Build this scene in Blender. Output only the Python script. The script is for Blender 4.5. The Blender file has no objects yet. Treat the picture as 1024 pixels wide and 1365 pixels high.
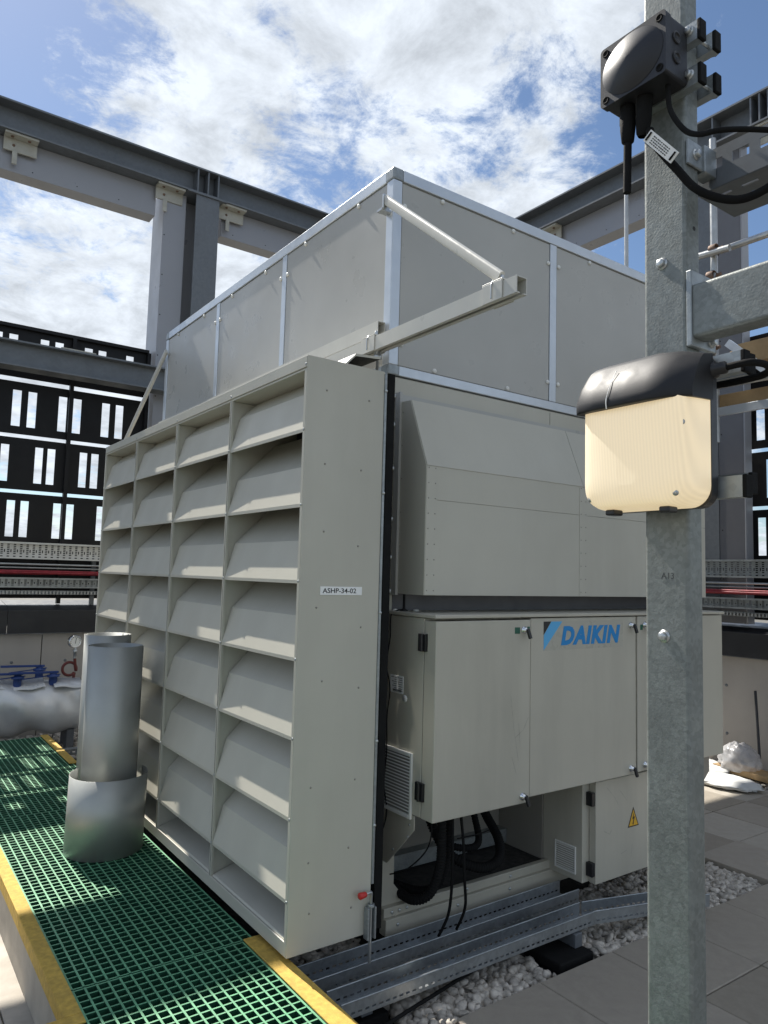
import bpy, math, random
from mathutils import Vector, Matrix
random.seed(7)
sc = bpy.context.scene
R_ = math.radians

# ------------------------------------------------------------------ camera
cam = bpy.data.cameras.new('camera')
cam.sensor_fit = 'HORIZONTAL'; cam.sensor_width = 36.0
cam.lens = 36.0 * 973.4 / 1024.0
cam.clip_start = 0.02; cam.clip_end = 500
camo = bpy.data.objects.new('camera', cam); sc.collection.objects.link(camo)
_R = Matrix.Rotation(-0.61994241, 3, 'Z') @ Matrix.Rotation(0.08611202, 3, 'X') @ Matrix.Rotation(-0.02705184, 3, 'Y')
_r, _u, _b = _R @ Vector((1, 0, 0)), _R @ Vector((0, 0, 1)), -(_R @ Vector((0, 1, 0)))
_M = Matrix((_r, _u, _b)).transposed().to_4x4()
_M.translation = Vector((-1.33406, -2.39399, 1.37002))
camo.matrix_world = _M
sc.camera = camo

# ------------------------------------------------------------------ sky, sun, exposure
SUN_EL, SUN_PHI = R_(48.5), R_(3.4)          # the sun stands beyond the far parapet, a little to the left
to_sun = Vector((-math.sin(SUN_PHI) * math.cos(SUN_EL), math.cos(SUN_PHI) * math.cos(SUN_EL), math.sin(SUN_EL)))
world = bpy.data.worlds.new('World'); sc.world = world; world.use_nodes = True
nt = world.node_tree; N = nt.nodes; L = nt.links
for n in list(N): N.remove(n)
def wn(t, **k):
    n = N.new(t)
    for a, v in k.items(): setattr(n, a, v)
    return n
def wmath(op, a, b=None, c=None, clamp=False):
    n = wn('ShaderNodeMath', operation=op); n.use_clamp = clamp
    for i, v in enumerate((a, b, c)):
        if v is None: continue
        if isinstance(v, (int, float)): n.inputs[i].default_value = v
        else: L.new(v, n.inputs[i])
    return n.outputs[0]
sky = wn('ShaderNodeTexSky', sky_type='NISHITA'); sky.sun_disc = False
sky.sun_elevation = SUN_EL; sky.sun_rotation = math.atan2(to_sun.x, to_sun.y)
sky.air_density = 1.0; sky.dust_density = 0.3; sky.ozone_density = 3.4
tc = wn('ShaderNodeTexCoord'); sep = wn('ShaderNodeSeparateXYZ'); L.new(tc.outputs['Generated'], sep.inputs[0])
zc = wmath('ADD', wmath('MAXIMUM', sep.outputs[2], 0.0), 0.22)
comb = wn('ShaderNodeCombineXYZ')
L.new(wmath('DIVIDE', sep.outputs[0], zc), comb.inputs[0]); L.new(wmath('DIVIDE', sep.outputs[1], zc), comb.inputs[1])
def wnoise(scale, detail, rough, dist, off):
    mp = wn('ShaderNodeMapping'); L.new(comb.outputs[0], mp.inputs[0]); mp.inputs['Location'].default_value = off
    n = wn('ShaderNodeTexNoise'); n.inputs['Scale'].default_value = scale; n.inputs['Detail'].default_value = detail
    n.inputs['Roughness'].default_value = rough; n.inputs['Distortion'].default_value = dist
    L.new(mp.outputs[0], n.inputs['Vector']); return n.outputs[0]
def blob(d, lo, hi):
    v = wn('ShaderNodeVectorMath', operation='DOT_PRODUCT'); L.new(tc.outputs['Generated'], v.inputs[0])
    v.inputs[1].default_value = Vector(d).normalized()
    m = wn('ShaderNodeMapRange'); m.interpolation_type = 'SMOOTHSTEP'; L.new(v.outputs['Value'], m.inputs[0])
    m.inputs[1].default_value = lo; m.inputs[2].default_value = hi
    return m.outputs[0]
big = wnoise(1.7, 6, 0.5, 0.2, (3.7, 1.9, 0))
mid = wnoise(4.9, 15, 0.70, 0.35, (8.1, 4.2, 0))
fine = wnoise(15.0, 12, 0.7, 0.6, (2.3, 6.1, 0))
dens = wmath('ADD', wmath('MULTIPLY', big, 0.55), wmath('ADD', wmath('MULTIPLY', mid, 0.50), wmath('MULTIPLY', fine, 0.20)))
def pxdir(u, v): return _R @ Vector(((u - 512) / 973.4, 1.0, -(v - 682.5) / 973.4))
dens = wmath('ADD', dens, wmath('MULTIPLY', blob(pxdir(500, 130), .90, .995), .07))
dens = wmath('ADD', dens, wmath('MULTIPLY', blob(pxdir(120, 420), .965, .998), .10))
dens = wmath('SUBTRACT', dens, wmath('MULTIPLY', blob(pxdir(20, 60), .975, .999), .09))
dens = wmath('SUBTRACT', dens, wmath('MULTIPLY', blob(pxdir(1010, 270), .965, .999), .12))
mr = wn('ShaderNodeMapRange'); mr.interpolation_type = 'SMOOTHSTEP'; L.new(dens, mr.inputs[0])
mr.inputs[1].default_value = 0.575; mr.inputs[2].default_value = 0.685
cov = mr.outputs[0]
shade = wn('ShaderNodeMapRange'); L.new(wnoise(6.0, 14, 0.66, 0.3, (1.2, 7.7, 0)), shade.inputs[0])
shade.inputs[1].default_value = .34; shade.inputs[2].default_value = .60; shade.inputs[3].default_value = 5.6; shade.inputs[4].default_value = 9.0
cc = wn('ShaderNodeMix', data_type='RGBA'); cc.blend_type = 'MULTIPLY'; cc.inputs[0].default_value = 1
cc.inputs[6].default_value = (0.87, 0.94, 1.03, 1); 
cmb = wn('ShaderNodeCombineColor')
for i in range(3): L.new(shade.outputs[0], cmb.inputs[i])
L.new(cmb.outputs[0], cc.inputs[7])
mix = wn('ShaderNodeMix', data_type='RGBA'); L.new(cov, mix.inputs[0]); L.new(sky.outputs[0], mix.inputs[6]); L.new(cc.outputs[2], mix.inputs[7])
bg = wn('ShaderNodeBackground'); bg.inputs[1].default_value = 0.064; L.new(mix.outputs[2], bg.inputs[0])
wo = wn('ShaderNodeOutputWorld'); L.new(bg.outputs[0], wo.inputs[0])

sun = bpy.data.lights.new('sun', 'SUN'); sun.energy = 4.7; sun.angle = R_(0.53); sun.color = (1.0, .95, .87)
suno = bpy.data.objects.new('sun', sun); sc.collection.objects.link(suno)
suno.rotation_euler = to_sun.to_track_quat('Z', 'Y').to_euler(); suno.location = (0, 0, 12)
sc.view_settings.view_transform = 'Standard'; sc.view_settings.look = 'None'
sc.view_settings.exposure = 0.90; sc.view_settings.gamma = 1.0; sc.view_settings.use_curve_mapping = False
sc.render.engine = 'CYCLES'; sc.cycles.use_denoising = True
sc.cycles.max_bounces = 8

# ------------------------------------------------------------------ materials
def mat(name, col, rough=.5, metal=0.0, var=.06, vscale=6.0, bump=0.0, bscale=200.0, dirt=0.0, dcol=(.12,.11,.09), dscale=3.0,
        streak=False, spec=.5, voro=0.0, vsc=60.0, rvar=.08, dent=0.0, emit=None, trans=0.0, alpha=1.0):
    m = bpy.data.materials.new(name); m.use_nodes = True
    t = m.node_tree; b = t.nodes['Principled BSDF']
    b.inputs['Metallic'].default_value = metal; b.inputs['Specular IOR Level'].default_value = spec
    tcn = t.nodes.new('ShaderNodeTexCoord'); vec = tcn.outputs['Object']
    def noise(s, d=5, r=.55, v=None):
        n = t.nodes.new('ShaderNodeTexNoise'); n.inputs['Scale'].default_value = s; n.inputs['Detail'].default_value = d
        n.inputs['Roughness'].default_value = r; t.links.new(v or vec, n.inputs['Vector']); return n.outputs[0]
    def rng(x, a, c, lo, hi):
        n = t.nodes.new('ShaderNodeMapRange'); t.links.new(x, n.inputs[0])
        for i, q in enumerate((a, c, lo, hi)): n.inputs[i + 1].default_value = q
        return n.outputs[0]
    def mixc(f, a, c, mode='MIX'):
        n = t.nodes.new('ShaderNodeMix'); n.data_type = 'RGBA'; n.blend_type = mode
        if isinstance(f, float): n.inputs[0].default_value = f
        else: t.links.new(f, n.inputs[0])
        for i, q in ((6, a), (7, c)):
            if isinstance(q, tuple): n.inputs[i].default_value = (*q[:3], 1)
            else: t.links.new(q, n.inputs[i])
        return n.outputs[2]
    lo = tuple(max(0, c * (1 - var)) for c in col); hi = tuple(c * (1 + var) for c in col)
    c = mixc(rng(noise(vscale), .3, .7, 0, 1), lo, hi)
    if voro:
        v = t.nodes.new('ShaderNodeTexVoronoi'); v.inputs['Scale'].default_value = vsc; t.links.new(vec, v.inputs['Vector'])
        sv = t.nodes.new('ShaderNodeSeparateColor'); t.links.new(v.outputs['Color'], sv.inputs[0])
        c = mixc(rng(sv.outputs[0], 0, 1, 0, 1), mixc(1.0, c, (1 - voro,) * 3, 'MULTIPLY'), mixc(1.0, c, (1 + voro,) * 3, 'MULTIPLY'))
    if dirt:
        v = vec
        if streak:
            mp = t.nodes.new('ShaderNodeMapping'); mp.inputs['Scale'].default_value = (1, 1, .12); t.links.new(vec, mp.inputs[0]); v = mp.outputs[0]
        f = rng(noise(dscale, 8, .65, v), .45, .74, 0, dirt)
        c = mixc(f, c, dcol)
    t.links.new(c, b.inputs['Base Color'])
    t.links.new(rng(noise(vscale * 3), .3, .7, max(.02, rough - rvar), min(1, rough + rvar)), b.inputs['Roughness'])
    if bump:
        bp = t.nodes.new('ShaderNodeBump'); bp.inputs['Strength'].default_value = bump; bp.inputs['Distance'].default_value = .002
        t.links.new(noise(bscale, 4), bp.inputs['Height']); t.links.new(bp.outputs[0], b.inputs['Normal'])
    if dent:
        bp2 = t.nodes.new('ShaderNodeBump'); bp2.inputs['Strength'].default_value = dent; bp2.inputs['Distance'].default_value = .02
        t.links.new(noise(2.6, 2, .4), bp2.inputs['Height'])
        if bump: t.links.new(bp2.outputs[0], bp.inputs['Normal'])
        else: t.links.new(bp2.outputs[0], b.inputs['Normal'])
    if emit: b.inputs['Emission Color'].default_value = (*emit[:3], 1); b.inputs['Emission Strength'].default_value = emit[3]
    b.inputs['Transmission Weight'].default_value = trans; b.inputs['Alpha'].default_value = alpha
    return m
M = {}
M['paint'] = mat('beige_grey_paint', (.50, .482, .41), .40, var=.04, vscale=2.5, bump=.03, bscale=350, dent=.12, dirt=.32, dcol=(.35,.33,.27), dscale=2.0, streak=True)
M['paint_up'] = mat('grey_white_paint', (.435, .43, .40), .33, var=.05, vscale=2.0, bump=.02, bscale=300, dent=.15, dirt=.10, dcol=(.32,.315,.29), dscale=1.6)
M['cab'] = mat('cabinet_paint', (.485, .462, .385), .40, var=.04, vscale=3, bump=.05, bscale=420, dent=.1, dirt=.32, dcol=(.27,.255,.21), dscale=4.2, streak=True)
M['rail_paint'] = mat('pale_rail_paint', (.56, .55, .50), .35, var=.04, dirt=.15, dcol=(.4,.39,.35), dscale=5)
M['trim'] = mat('aluminium_trim', (.62, .66, .70), .38, .55, var=.05, vscale=5, dirt=.15, dcol=(.4,.42,.43), dscale=6)
M['galv'] = mat('galvanised_steel', (.32, .345, .35), .42, .55, var=.16, vscale=7, voro=.10, vsc=85, bump=.12, bscale=130, dirt=.35, dcol=(.25,.27,.27), dscale=9)
M['galv_post'] = mat('weathered_galvanised_steel', (.215, .230, .218), .48, .30, var=.14, vscale=9, voro=.14, vsc=120, bump=.22, bscale=190, dirt=.35, dcol=(.13,.145,.135), dscale=20)
M['galv_beam'] = mat('dull_galvanised_beam', (.145, .158, .172), .5, .3, var=.12, vscale=3, voro=.06, vsc=40, dirt=.3, dcol=(.09,.095,.10), dscale=3)
M['tray'] = mat('tray_steel', (.36, .385, .40), .36, .7, var=.12, vscale=9, voro=.10, vsc=60, dirt=.3, dcol=(.2,.21,.21), dscale=8)
M['clad'] = mat('pale_grey_cladding', (.29, .295, .315), .35, .15, var=.04, vscale=2, dirt=.12, dcol=(.2,.2,.21), dscale=2)
M['cream'] = mat('cream_bracket_paint', (.40, .395, .35), .5, var=.08, dirt=.4, dcol=(.25,.22,.15), dscale=14)
M['dark'] = mat('black_screen_paint', (.010, .010, .011), .5, var=.15, vscale=4, dirt=.2, dcol=(.02,.02,.02), spec=.25)
M['coping'] = mat('dark_coping_metal', (.028, .029, .033), .38, .2, var=.12, dirt=.3, dcol=(.06,.06,.06), dscale=5)
M['wall'] = mat('pale_wall_panel', (.36, .335, .305), .65, var=.06, vscale=3, bump=.15, bscale=90, dirt=.3, dcol=(.24,.235,.22), dscale=2.5, streak=True)
M['black'] = mat('black_plastic', (.014, .014, .016), .38, var=.2, bump=.15, bscale=500)
M['hood_plastic'] = mat('black_moulded_plastic', (.016, .016, .018), .52, var=.2, bump=.08, bscale=500, spec=.4)
M['box'] = mat('black_box_plastic', (.016, .016, .019), .46, var=.15, bump=.06, bscale=600)
M['rubber'] = mat('black_rubber', (.010, .010, .010), .8, var=.2, bump=.3, bscale=250, spec=.15)
M['blue'] = mat('blue_lever_paint', (.02, .05, .19), .45, var=.1)
M['red'] = mat('red_plastic', (.55, .03, .025), .35, var=.08)
M['darkred'] = mat('dark_red_pipe', (.12, .022, .018), .45, var=.15)
M['redcable'] = mat('red_cable_sheath', (.26, .02, .03), .5, var=.3, vscale=20)
M['white'] = mat('white_plastic', (.74, .74, .70), .4, var=.03)
M['label'] = mat('label_white', (.84, .84, .82), .45, var=.02)
M['ink'] = mat('black_ink', (.015, .015, .015), .5, var=.02)
M['chrome'] = mat('chrome', (.75, .76, .77), .18, 1.0, var=.04)
M['zinc'] = mat('zinc_bolt', (.50, .52, .52), .35, .8, var=.12, vscale=30)
M['nosing'] = mat('yellow_grit_nosing', (.53, .345, .065), .8, var=.2, vscale=45, bump=.9, bscale=420, dirt=.35, dcol=(.30,.21,.06), dscale=10)
M['grating_side'] = mat('shaded_green_resin_bar', (.016, .075, .042), .5, var=.2, vscale=12, spec=.3)  # bar sides darkened to hold the shade of the openings
M['grating'] = mat('lit_green_grit_top', (.13, .35, .19), .42, var=.16, vscale=12, bump=.2, bscale=200, dirt=.3, dcol=(.17,.26,.18), dscale=18)  # pale grit, lightened further as the lit top of each bar
M['deck'] = mat('concrete_roof_deck', (.11, .105, .092), .85, var=.15, vscale=2, bump=.3, bscale=80)
M['tray_lit'] = mat('sunlit_tray_steel', (.60, .60, .58), .42, .35, var=.08, vscale=8)  # far top tray only: sunlit brightness put into the steel colour
M['col_dark'] = mat('shade_grey_column_cover', (.13, .13, .14), .4, .1, var=.06)  # shade on the right column's front put into this grey
M['void'] = mat('dark_gap_shade', (.04, .038, .034), .9, var=.5, vscale=30)  # near-black: shade in gaps and under the grating put into the colour
M['sheet'] = mat('rolled_sheet_metal', (.42, .43, .405), .52, .70, var=.06, vscale=2, bump=.05, bscale=60, dirt=.25, dcol=(.33,.34,.33), dscale=5)
M['jacket'] = mat('silver_jacket_cloth', (.60, .61, .62), .36, .25, var=.1, vscale=6, bump=.5, bscale=18)
M['timber'] = mat('scaffold_timber', (.38, .25, .12), .7, var=.25, vscale=5, bump=.3, bscale=60, dirt=.5, dcol=(.2,.13,.07), dscale=4)
M['alu'] = mat('scaffold_tube_metal', (.42, .43, .43), .4, .7, var=.15, vscale=10, dirt=.3, dcol=(.2,.19,.17), dscale=12)
M['rust'] = mat('rusty_coupler', (.17, .11, .08), .7, .3, var=.4, vscale=40, bump=.3)
M['stone'] = mat('pale_pebble', (.46, .42, .365), .75, var=.5, vscale=22, bump=.25, bscale=120)
M['logo_blue'] = mat('logo_blue_ink', (.006, .235, .58), .45, var=.02)
M['logo_sky'] = mat('logo_pale_blue_ink', (.10, .42, .75), .45, var=.02)
M['decal'] = mat('clear_decal_film', (.425, .412, .35), .30, var=.02)
M['green'] = mat('green_sticker', (.02, .11, .07), .5, var=.05)
M['warn'] = mat('warning_yellow', (.72, .40, .02), .45, var=.04)
M['cloth'] = mat('white_sheeting', (.62, .62, .60), .7, var=.06)
M['bag'] = mat('clear_plastic_bag', (.46, .46, .47), .25, var=.15, bump=.6, bscale=30, alpha=.7)
M['base'] = mat('base_frame_paint', (.45, .425, .35), .5, var=.06, vscale=5, dirt=.35, dcol=(.25,.24,.2), dscale=5)
M['inner'] = mat('shade_dark_panel_paint', (.28, .265, .23), .5, var=.06, dirt=.3)  # casing beige darkened for the shade deep in the recess
M['galv_dark'] = mat('dark_pencil', (.07, .075, .075), .6)
M['cavity_shade'] = mat('dark_cavity_shade', (.05, .05, .047), .8, var=.15, vscale=30)  # dark tone that paints the shade inside the louvre cavities
# pavers: warm grey concrete with soft stains
def paver_mat(name, col):
    m = mat(name, col, .8, var=.14, vscale=5, bump=.35, bscale=140, dirt=.5, dcol=tuple(c * .52 for c in col), dscale=4.5)
    return m
M['pavA'] = paver_mat('concrete_paver', (.36, .318, .262)); M['pavB'] = paver_mat('concrete_paver_light', (.41, .37, .31)); M['pavC'] = paver_mat('concrete_paver_dark', (.305, .268, .215))
# lit lamp lens with fine moulded ribs
def lens_mat():
    m = mat('warm_lit_lens', (.62, .57, .46), .35, var=.02, emit=(1.0, .78, .46, .50), spec=.5)
    t = m.node_tree; b = t.nodes['Principled BSDF']
    tcn = t.nodes.new('ShaderNodeTexCoord'); mp = t.nodes.new('ShaderNodeMapping'); t.links.new(tcn.outputs['Object'], mp.inputs[0])
    mp.inputs['Rotation'].default_value = (R_(4), 0, 0)
    w = t.nodes.new('ShaderNodeTexWave'); w.bands_direction = 'Y'; w.inputs['Scale'].default_value = 46; w.inputs['Distortion'].default_value = .0
    w.inputs['Detail'].default_value = 0; w.inputs['Detail Scale'].default_value = 1.2
    t.links.new(mp.outputs[0], w.inputs['Vector'])
    bp = t.nodes.new('ShaderNodeBump'); bp.inputs['Strength'].default_value = .10; bp.inputs['Distance'].default_value = .0012
    t.links.new(w.outputs[1], bp.inputs['Height']); t.links.new(bp.outputs[0], b.inputs['Normal'])
    # the lamp's glow thins out where the moulded ribs are thick
    r = t.nodes.new('ShaderNodeMapRange'); t.links.new(w.outputs[1], r.inputs[0]); r.inputs[3].default_value = .27; r.inputs[4].default_value = .31
    t.links.new(r.outputs[0], b.inputs['Emission Strength'])
    return m
M['lens'] = lens_mat()

# ------------------------------------------------------------------ mesh builder
class MB:
    def __init__(s): s.v = []; s.f = []; s.sm = []
    def add(s, vs, fs, smooth=False):
        o = len(s.v); s.v += [tuple(v) for v in vs]; s.f += [tuple(i + o for i in f) for f in fs]; s.sm += [smooth] * len(fs); return s
    def box(s, x0, x1, y0, y1, z0, z1):
        vs = [(x, y, z) for x in (x0, x1) for y in (y0, y1) for z in (z0, z1)]
        return s.add(vs, [(0, 1, 3, 2), (4, 6, 7, 5), (0, 4, 5, 1), (2, 3, 7, 6), (0, 2, 6, 4), (1, 5, 7, 3)])
    def prism(s, poly, o, u, v, w, smooth=False):
        """polygon in the (u,v) frame at o, pushed along w"""
        o, u, v, w = map(Vector, (o, u, v, w)); n = len(poly)
        a = [o + u * p[0] + v * p[1] for p in poly]; b = [p + w for p in a]
        s.add(a + b, [tuple(range(n))[::-1], tuple(range(n, 2 * n))], False)
        return s.add(a + b, [(i, (i + 1) % n, n + (i + 1) % n, n + i) for i in range(n)], smooth)
    def bar(s, p, q, w, h, up=(0, 0, 1)):
        p, q = Vector(p), Vector(q); d = q - p; side = d.cross(Vector(up)).normalized(); u = side.cross(d).normalized()
        return s.prism([(-w / 2, -h / 2), (w / 2, -h / 2), (w / 2, h / 2), (-w / 2, h / 2)], p, side, u, d)
    def tube(s, pts, r, seg=10, caps=True, rings=None):
        pts = [Vector(p) for p in pts]; n = len(pts); vs = []; fs = []; prev = None
        for i, p in enumerate(pts):
            d = (pts[min(i + 1, n - 1)] - pts[max(i - 1, 0)]).normalized()
            if prev is None:
                a = d.orthogonal().normalized()
            else:
                a = (prev - d * prev.dot(d)).normalized()
            prev = a; b = d.cross(a)
            rr = r[i] if isinstance(r, (list, tuple)) else r
            vs += [p + (a * math.cos(t) + b * math.sin(t)) * rr for t in (2 * math.pi * k / seg for k in range(seg))]
        for i in range(n - 1):
            for k in range(seg):
                fs.append((i * seg + k, i * seg + (k + 1) % seg, (i + 1) * seg + (k + 1) % seg, (i + 1) * seg + k))
        s.add(vs, fs, True)
        if caps:
            s.add(vs[:seg], [tuple(range(seg))[::-1]]); s.add(vs[-seg:], [tuple(range(seg))])
        return s
    def cyl(s, p, q, r, seg=16): return s.tube([p, q], r, seg)
    def lathe(s, prof, o, ax, seg=16):
        """profile of (radius, height) about the axis ax at o"""
        o, ax = Vector(o), Vector(ax).normalized(); a = ax.orthogonal().normalized(); b = ax.cross(a); vs = []; fs = []
        for r, h in prof:
            vs += [o + ax * h + (a * math.cos(t) + b * math.sin(t)) * r for t in (2 * math.pi * k / seg for k in range(seg))]
        for i in range(len(prof) - 1):
            for k in range(seg): fs.append((i * seg + k, i * seg + (k + 1) % seg, (i + 1) * seg + (k + 1) % seg, (i + 1) * seg + k))
        return s.add(vs, fs, True)
    def dome(s, o, ax, r, h, seg=10):
        prof = [(r, 0), (r, h * .4), (r * .8, h * .78), (r * .45, h * .96), (0.0005, h)]
        return s.lathe(prof, o, ax, seg)
    def sheet(s, o, u, v, us, vs_, hole):
        """flat sheet cut on the lines us x vs_; cells for which hole(i,j) is true are left open"""
        o, u, v = map(Vector, (o, u, v)); nu = len(us); P = [o + u * a + v * b for b in vs_ for a in us]; F = []
        for j in range(len(vs_) - 1):
            for i in range(nu - 1):
                if not hole(i, j): F.append((j * nu + i, j * nu + i + 1, (j + 1) * nu + i + 1, (j + 1) * nu + i))
        return s.add(P, F)
def split(mb):
    """the loose pieces of a builder, each as a builder of its own"""
    par = list(range(len(mb.v)))
    def find(a):
        while par[a] != a: par[a] = par[par[a]]; a = par[a]
        return a
    key = {}
    for i, v in enumerate(mb.v):
        k = (round(v[0], 6), round(v[1], 6), round(v[2], 6))
        if k in key: par[find(i)] = find(key[k])
        else: key[k] = i
    for f in mb.f:
        for a in f[1:]: par[find(a)] = find(f[0])
    out = {}
    for f, sm in zip(mb.f, mb.sm):
        m, idx = out.setdefault(find(f[0]), (MB(), {}))
        g = []
        for a in f:
            if a not in idx: idx[a] = len(m.v); m.v.append(mb.v[a])
            g.append(idx[a])
        m.f.append(tuple(g)); m.sm.append(sm)
    return [m for m, _ in out.values()]
def link(o, parent=None):
    sc.collection.objects.link(o)
    if parent is not None: o.parent = parent
    return o
ORG = {}
SMALL = {'rivet', 'base_bolt', 'gusset_screw', 'strip_screw', 'small_print', 'scuff_mark', 'tooth', 'fixing_cap', 'clamp_bolt', 'tag_tie', 'pedestal', 'bearer'}
def build(name, mb, m, parent=None, bevel=0.0, solid=0.0, origin=None, seg=2):
    """one mesh object; vertices are given in world metres and stored about the root thing's base"""
    org = ORG[parent.as_pointer()] if parent is not None else Vector(origin or (0, 0, 0))
    me = bpy.data.meshes.new(name); me.from_pydata([tuple(Vector(v) - org) for v in mb.v], [], mb.f); me.validate()
    if len(me.polygons) == len(mb.sm): me.polygons.foreach_set('use_smooth', mb.sm)
    me.materials.append(m); me.update()
    o = bpy.data.objects.new(name, me); link(o, parent)
    if parent is None: o.location = org
    ORG[o.as_pointer()] = org
    if name in SMALL: o['kind'] = 'stuff'
    if solid:
        md = o.modifiers.new('thickness', 'SOLIDIFY'); md.thickness = solid; md.offset = 0
    if bevel:
        md = o.modifiers.new('edge', 'BEVEL'); md.width = bevel; md.segments = seg; md.limit_method = 'ANGLE'; md.angle_limit = R_(35)
    return o
def tag(o, label=None, cat=None, group=None, kind=None):
    for k, v in (('label', label), ('category', cat), ('group', group), ('kind', kind)):
        if v: o[k] = v
    return o
def thing(name, loc, label, cat, group=None):
    o = bpy.data.objects.new(name, None); o.empty_display_size = .1; link(o); o.location = loc
    ORG[o.as_pointer()] = Vector(loc)
    return tag(o, label, cat, group)
def clone(src, parent, offset):
    """the same mesh again, moved by offset, as one more part of parent"""
    o = src.copy(); link(o, parent); o.location = Vector(src.location) + Vector(offset); ORG[o.as_pointer()] = ORG[parent.as_pointer()]
    return o
def text(body, size, o, ux, uy, m, parent, name='lettering', depth=.0006, shear=0.0, fat=0.0, sx=1.0, gap=1.0):
    c = bpy.data.curves.new(name, 'FONT'); c.body = body; c.size = size; c.extrude = depth; c.shear = shear; c.offset = fat; c.resolution_u = 3; c.space_character = gap
    ob = bpy.data.objects.new(name, c); c.materials.append(m); link(ob, parent)
    bpy.context.view_layer.update()
    me = bpy.data.meshes.new_from_object(ob.evaluated_get(bpy.context.evaluated_depsgraph_get())); bpy.data.objects.remove(ob)
    if not me.materials: me.materials.append(m)
    ob = bpy.data.objects.new(name, me); link(ob, parent)
    ux, uy = Vector(ux).normalized(), Vector(uy).normalized(); w = ux.cross(uy)
    mw = Matrix((ux * sx, uy, w)).transposed().to_4x4(); mw.translation = Vector(o) - ORG[parent.as_pointer()]
    ob.matrix_local = mw; ORG[ob.as_pointer()] = ORG[parent.as_pointer()]
    return ob
def smooth_path(pts, n=8):
    pts = [Vector(p) for p in pts]; out = []
    P = [pts[0]] + pts + [pts[-1]]
    for i in range(1, len(P) - 2):
        a, b, c, d = P[i - 1:i + 3]
        for k in range(n):
            t = k / n
            out.append(.5 * ((2 * b) + (c - a) * t + (2 * a - 5 * b + 4 * c - d) * t * t + (3 * b - a - 3 * c + d) * t ** 3))
    out.append(pts[-1]); return out
def hexbolt(mb, o, ax, r=.011, h=.008, washer=True):
    ax = Vector(ax).normalized(); o = Vector(o)
    if washer: mb.lathe([(r * 1.35, 0), (r * 1.35, .002), (r * .3, .002)], o, ax, 20)
    mb.lathe([(r, .002), (r, h), (r * .85, h + .0012), (.0005, h + .0012)], o, ax, 6)

GZ = -.25
# ================================================================== SETTING: roof deck, pavers, gravel
deck = tag(build('roof_deck', MB().add([(-60, -60, GZ - .06), (60, -60, GZ - .06), (60, 60, GZ - .06), (-60, 60, GZ - .06)], [(0, 1, 2, 3)]), M['deck']), kind='structure')
paving = thing('paving', (0, 0, GZ - .05), None, None); paving['kind'] = 'structure'
PT = .05
def paver_mesh(w, d, m):
    mb = MB().box(-w / 2, w / 2, -d / 2, d / 2, -PT, 0)
    me = bpy.data.meshes.new('paver'); me.from_pydata(mb.v, [], mb.f); me.materials.append(m); return me
px0, py0, pw, pd = .563, -.267, .4555, .4255
pm = [paver_mesh(pw - .005, pd - .005, M[k]) for k in ('pavA', 'pavB', 'pavC')]
def put_paver(cx, cy, dz=0, tilt=0, k=None):
    o = bpy.data.objects.new('paver', pm[k if k is not None else random.choice((0, 0, 1, 2))]); link(o, paving)
    o.location = Vector((cx, cy, GZ + dz + random.uniform(-.0015, .0015))) - ORG[paving.as_pointer()]
    o.rotation_euler = (tilt + random.uniform(-.003, .003), random.uniform(-.003, .003), random.choice((0, math.pi)))
    md = o.modifiers.new('edge', 'BEVEL'); md.width = .003; md.segments = 1
for i in range(10):                       # to the right of the walkway, in front of and beyond the pebble strip
    for j in range(-4, 4):
        x0 = px0 + i * pw; y0 = py0 + j * pd
        if j >= 0 and i < 5: continue       # pebble strip and the unit stand here
        if x0 + pw > 5.1: continue
        if i >= 9: continue
        put_paver(x0 + pw / 2, y0 + pd / 2, .012 if (i == 5 and j == 0) else 0)
for i in range(2):                         # to the left of the walkway
    for j in range(-4, 12):
        put_paver(-.80 - pw / 2 - i * pw, .33 + pd * j + pd / 2, 0, 0, 1)
for j in range(-4, 12):
    pass
mbs = MB().box(-.797, -.60, .11, 5.2, GZ - .048, GZ - .004).box(-.7105, -.69, .106, 4.2, GZ - .003, -.0785)
tag(build('edge_strip', mbs, M['pavB'], bevel=.003), kind='structure')

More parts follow.
